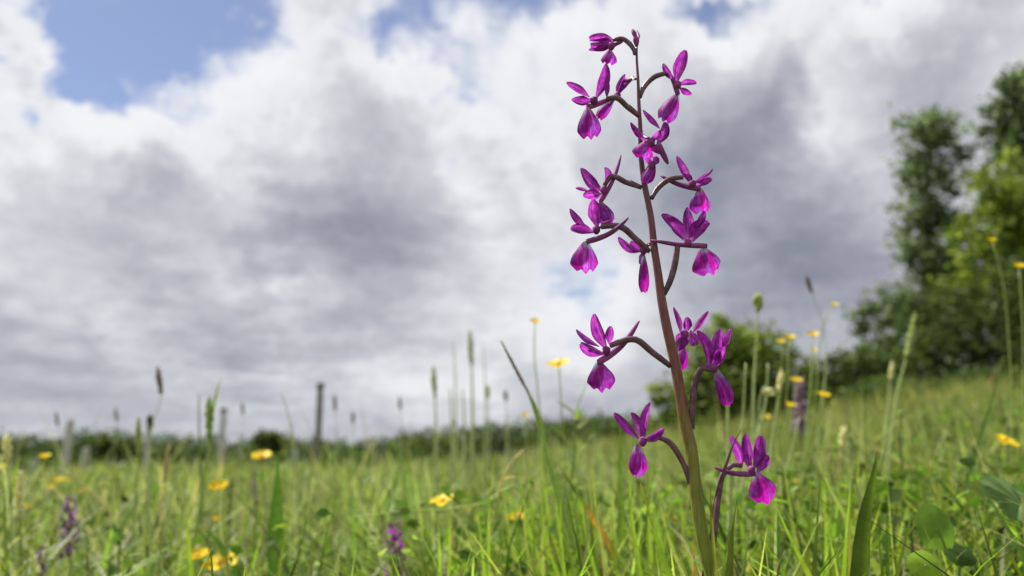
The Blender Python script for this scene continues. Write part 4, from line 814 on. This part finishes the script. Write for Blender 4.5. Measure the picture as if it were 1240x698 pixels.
# round leaves, crinkled leaf
def disc_leaf(x, y, Y, w, h, label, colr, turn=0., tiltv=(0, -.8, .6), toothed=False, name='round_leaf', fold=.05, dx=0.):
    c = at(x, y, Y); s = Y/F; b = rootpt(c+np.array([dx, .02, 0])); t_ = thing(name, b, label, 'leaf')
    nrm = np.array(tiltv, float); nrm /= np.linalg.norm(nrm); u = np.cross([0, 0, 1.], nrm); u /= np.linalg.norm(u); u = -u if u[0] < 0 else u; v = np.cross(nrm, u); v = -v if v[2] < 0 else v
    u, v = u*math.cos(turn)+v*math.sin(turn), v*math.cos(turn)-u*math.sin(turn)
    k = abs(v[2]) if turn == 0 else 1; V = []; nr, na_ = 6, 36; r = np.random.default_rng(int(x))
    for i_ in range(nr):
        q = (i_/(nr-1))
        for j_ in range(na_):
            a = j_/na_*2*math.pi; e = 1+(.09*abs(math.sin(a*9)) if toothed else .02*math.sin(5*a+1))*q
            xx = math.cos(a)*q*e*w*s*.5; yy = math.sin(a)*q*e*h*s*.5/max(.35, k)
            if math.sin(a) < -.8: yy *= .82
            z = fold*abs(xx) + (.05*w*s*math.sin(a*9)*q*.6 if toothed else .003*w*s*math.sin(7*a)*q)-.10*w*s*q*q
            V.append(c+u*xx+v*yy+nrm*z)
    f = np.array([(i_*na_+j_, i_*na_+(j_+1) % na_, (i_+1)*na_+(j_+1) % na_, (i_+1)*na_+j_) for i_ in range(nr-1) for j_ in range(na_)])
    mesh('blade', np.array(V), f, M_LEAF, t_, col=np.array(colr))
    st_ = tube(spline([c, c*.6+b*.4+np.array([0, .01, 0]), b], 10), [1.6*s, 1.6*s], 6); mesh('stalk', st_[0], st_[1], M_STALK, t_, col=np.array((.12, .17, .05))); return t_
disc_leaf(1134, 640, .50, 46, 56, 'round dark green leaf standing upright behind a brighter one', (.15, .27, .035), tiltv=(.1, -1, .35))
disc_leaf(1121, 684, .46, 40, 32, 'round bright green leaf in front of the dark round leaf', (.26, .42, .035), tiltv=(-.1, -1, .5))
disc_leaf(1163, 670, .53, 40, 26, 'half-hidden dark leaf beside the upright round leaf', (.05, .10, .02), tiltv=(.2, -.7, .8))
disc_leaf(1236, 610, .50, 92, 44, 'crinkled toothed grey-green leaf slanting under the large buttercup', (.16, .26, .09), turn=-.85, tiltv=(-.1, -.8, .7), toothed=True, name='toothed_leaf', fold=.3, dx=.05)
disc_leaf(1238, 626, .52, 50, 26, 'bright green toothed leaf tucked under the crinkled grey-green leaf', (.12, .22, .03), turn=-.5, tiltv=(0, -.9, .5), toothed=True, name='toothed_leaf', fold=.3, dx=.04)

# ------------------------------------------------------------------ other orchids in the meadow
def small_orchid(x, ytop, ybot, Y, wpx, label, mat, nfl):
    tp = at(x, ytop, Y); bt = at(x+2, ybot, Y); b = rootpt(bt); t_ = thing('small_orchid', b, label, 'orchid'); s = Y/F; r = np.random.default_rng(int(x))
    V, f, _ = tube(spline([tp, bt, b], 14), np.array([1, 2.2, 3])*s*.8, 7); mesh('stem', V, f, M_STALK, t_, col=np.array((.14, .09, .05)))
    for k in range(nfl):
        u = (k+.5)/nfl; p = tp*(1-u)+bt*u; a = k*2.4; o = np.array([math.cos(a), math.sin(a), .1]); sz = wpx*s*.5*(.45+.55*u**.6); parts = []
        for (d, l_, w_) in [(o*.5+np.array([0, 0, .9]), .75, .5), (o*.7+np.cross(o, [0, 0, 1])*.8+np.array([0, 0, .4]), .7, .4), (o*.7-np.cross(o, [0, 0, 1])*.8+np.array([0, 0, .4]), .7, .4), (o*.9+np.array([0, 0, -.7]), .8, .8)]:
            d = d/np.linalg.norm(d); q = p+o*sz*.35
            v, fc, _u = blade_surface(spline([q, q+d*sz*l_*.5, q+d*sz*l_+np.array([0, 0, -.08*sz])], 5), petal_prof, sz*w_, np.cross(d, [0.1, 0, 1.]), .4, 4, seed=k); parts.append((v, fc))
        parts.append(tube([p, p+o*sz*.4], [s*.8, s*.9], 5)[:2])
        V, f = merge(parts); mesh('flower', V, f, mat, t_, uv=np.tile(np.array([[.6, .3]]), (len(V), 1)))
M_DULL = m_petal('dull_purple', (.15, .08, .16), (.22, .12, .23), (.29, .16, .29), (.25, .16, .22), .35)
small_orchid(83, 602, 668, 1.05, 34, 'dull purple orchid spike below the tallest pale post', M_DULL, 16)
small_orchid(49, 660, 700, .95, 20, 'short dull purple flower spike beside the larger purple orchid', M_DULL, 8)
small_orchid(128, 640, 690, 1.3, 10, 'tiny violet flower spike near the dark oval-leaved herb', M_DULL, 5)
small_orchid(477, 632, 705, .90, 40, 'magenta orchid spike low in the grass under a slanting stem', M_SEPAL, 12)
small_orchid(968, 458, 520, 1.6, 28, 'purple-brown orchid spike behind the yellow buttercups', M_DULL, 16)
small_orchid(1163, 545, 590, 2.0, 14, 'faint purple orchid in grass before the leaning blade', M_DULL, 8)
small_orchid(307, 570, 610, 1.5, 14, 'faded purple flower spike beside the broad upright leaf', M_DULL, 6)
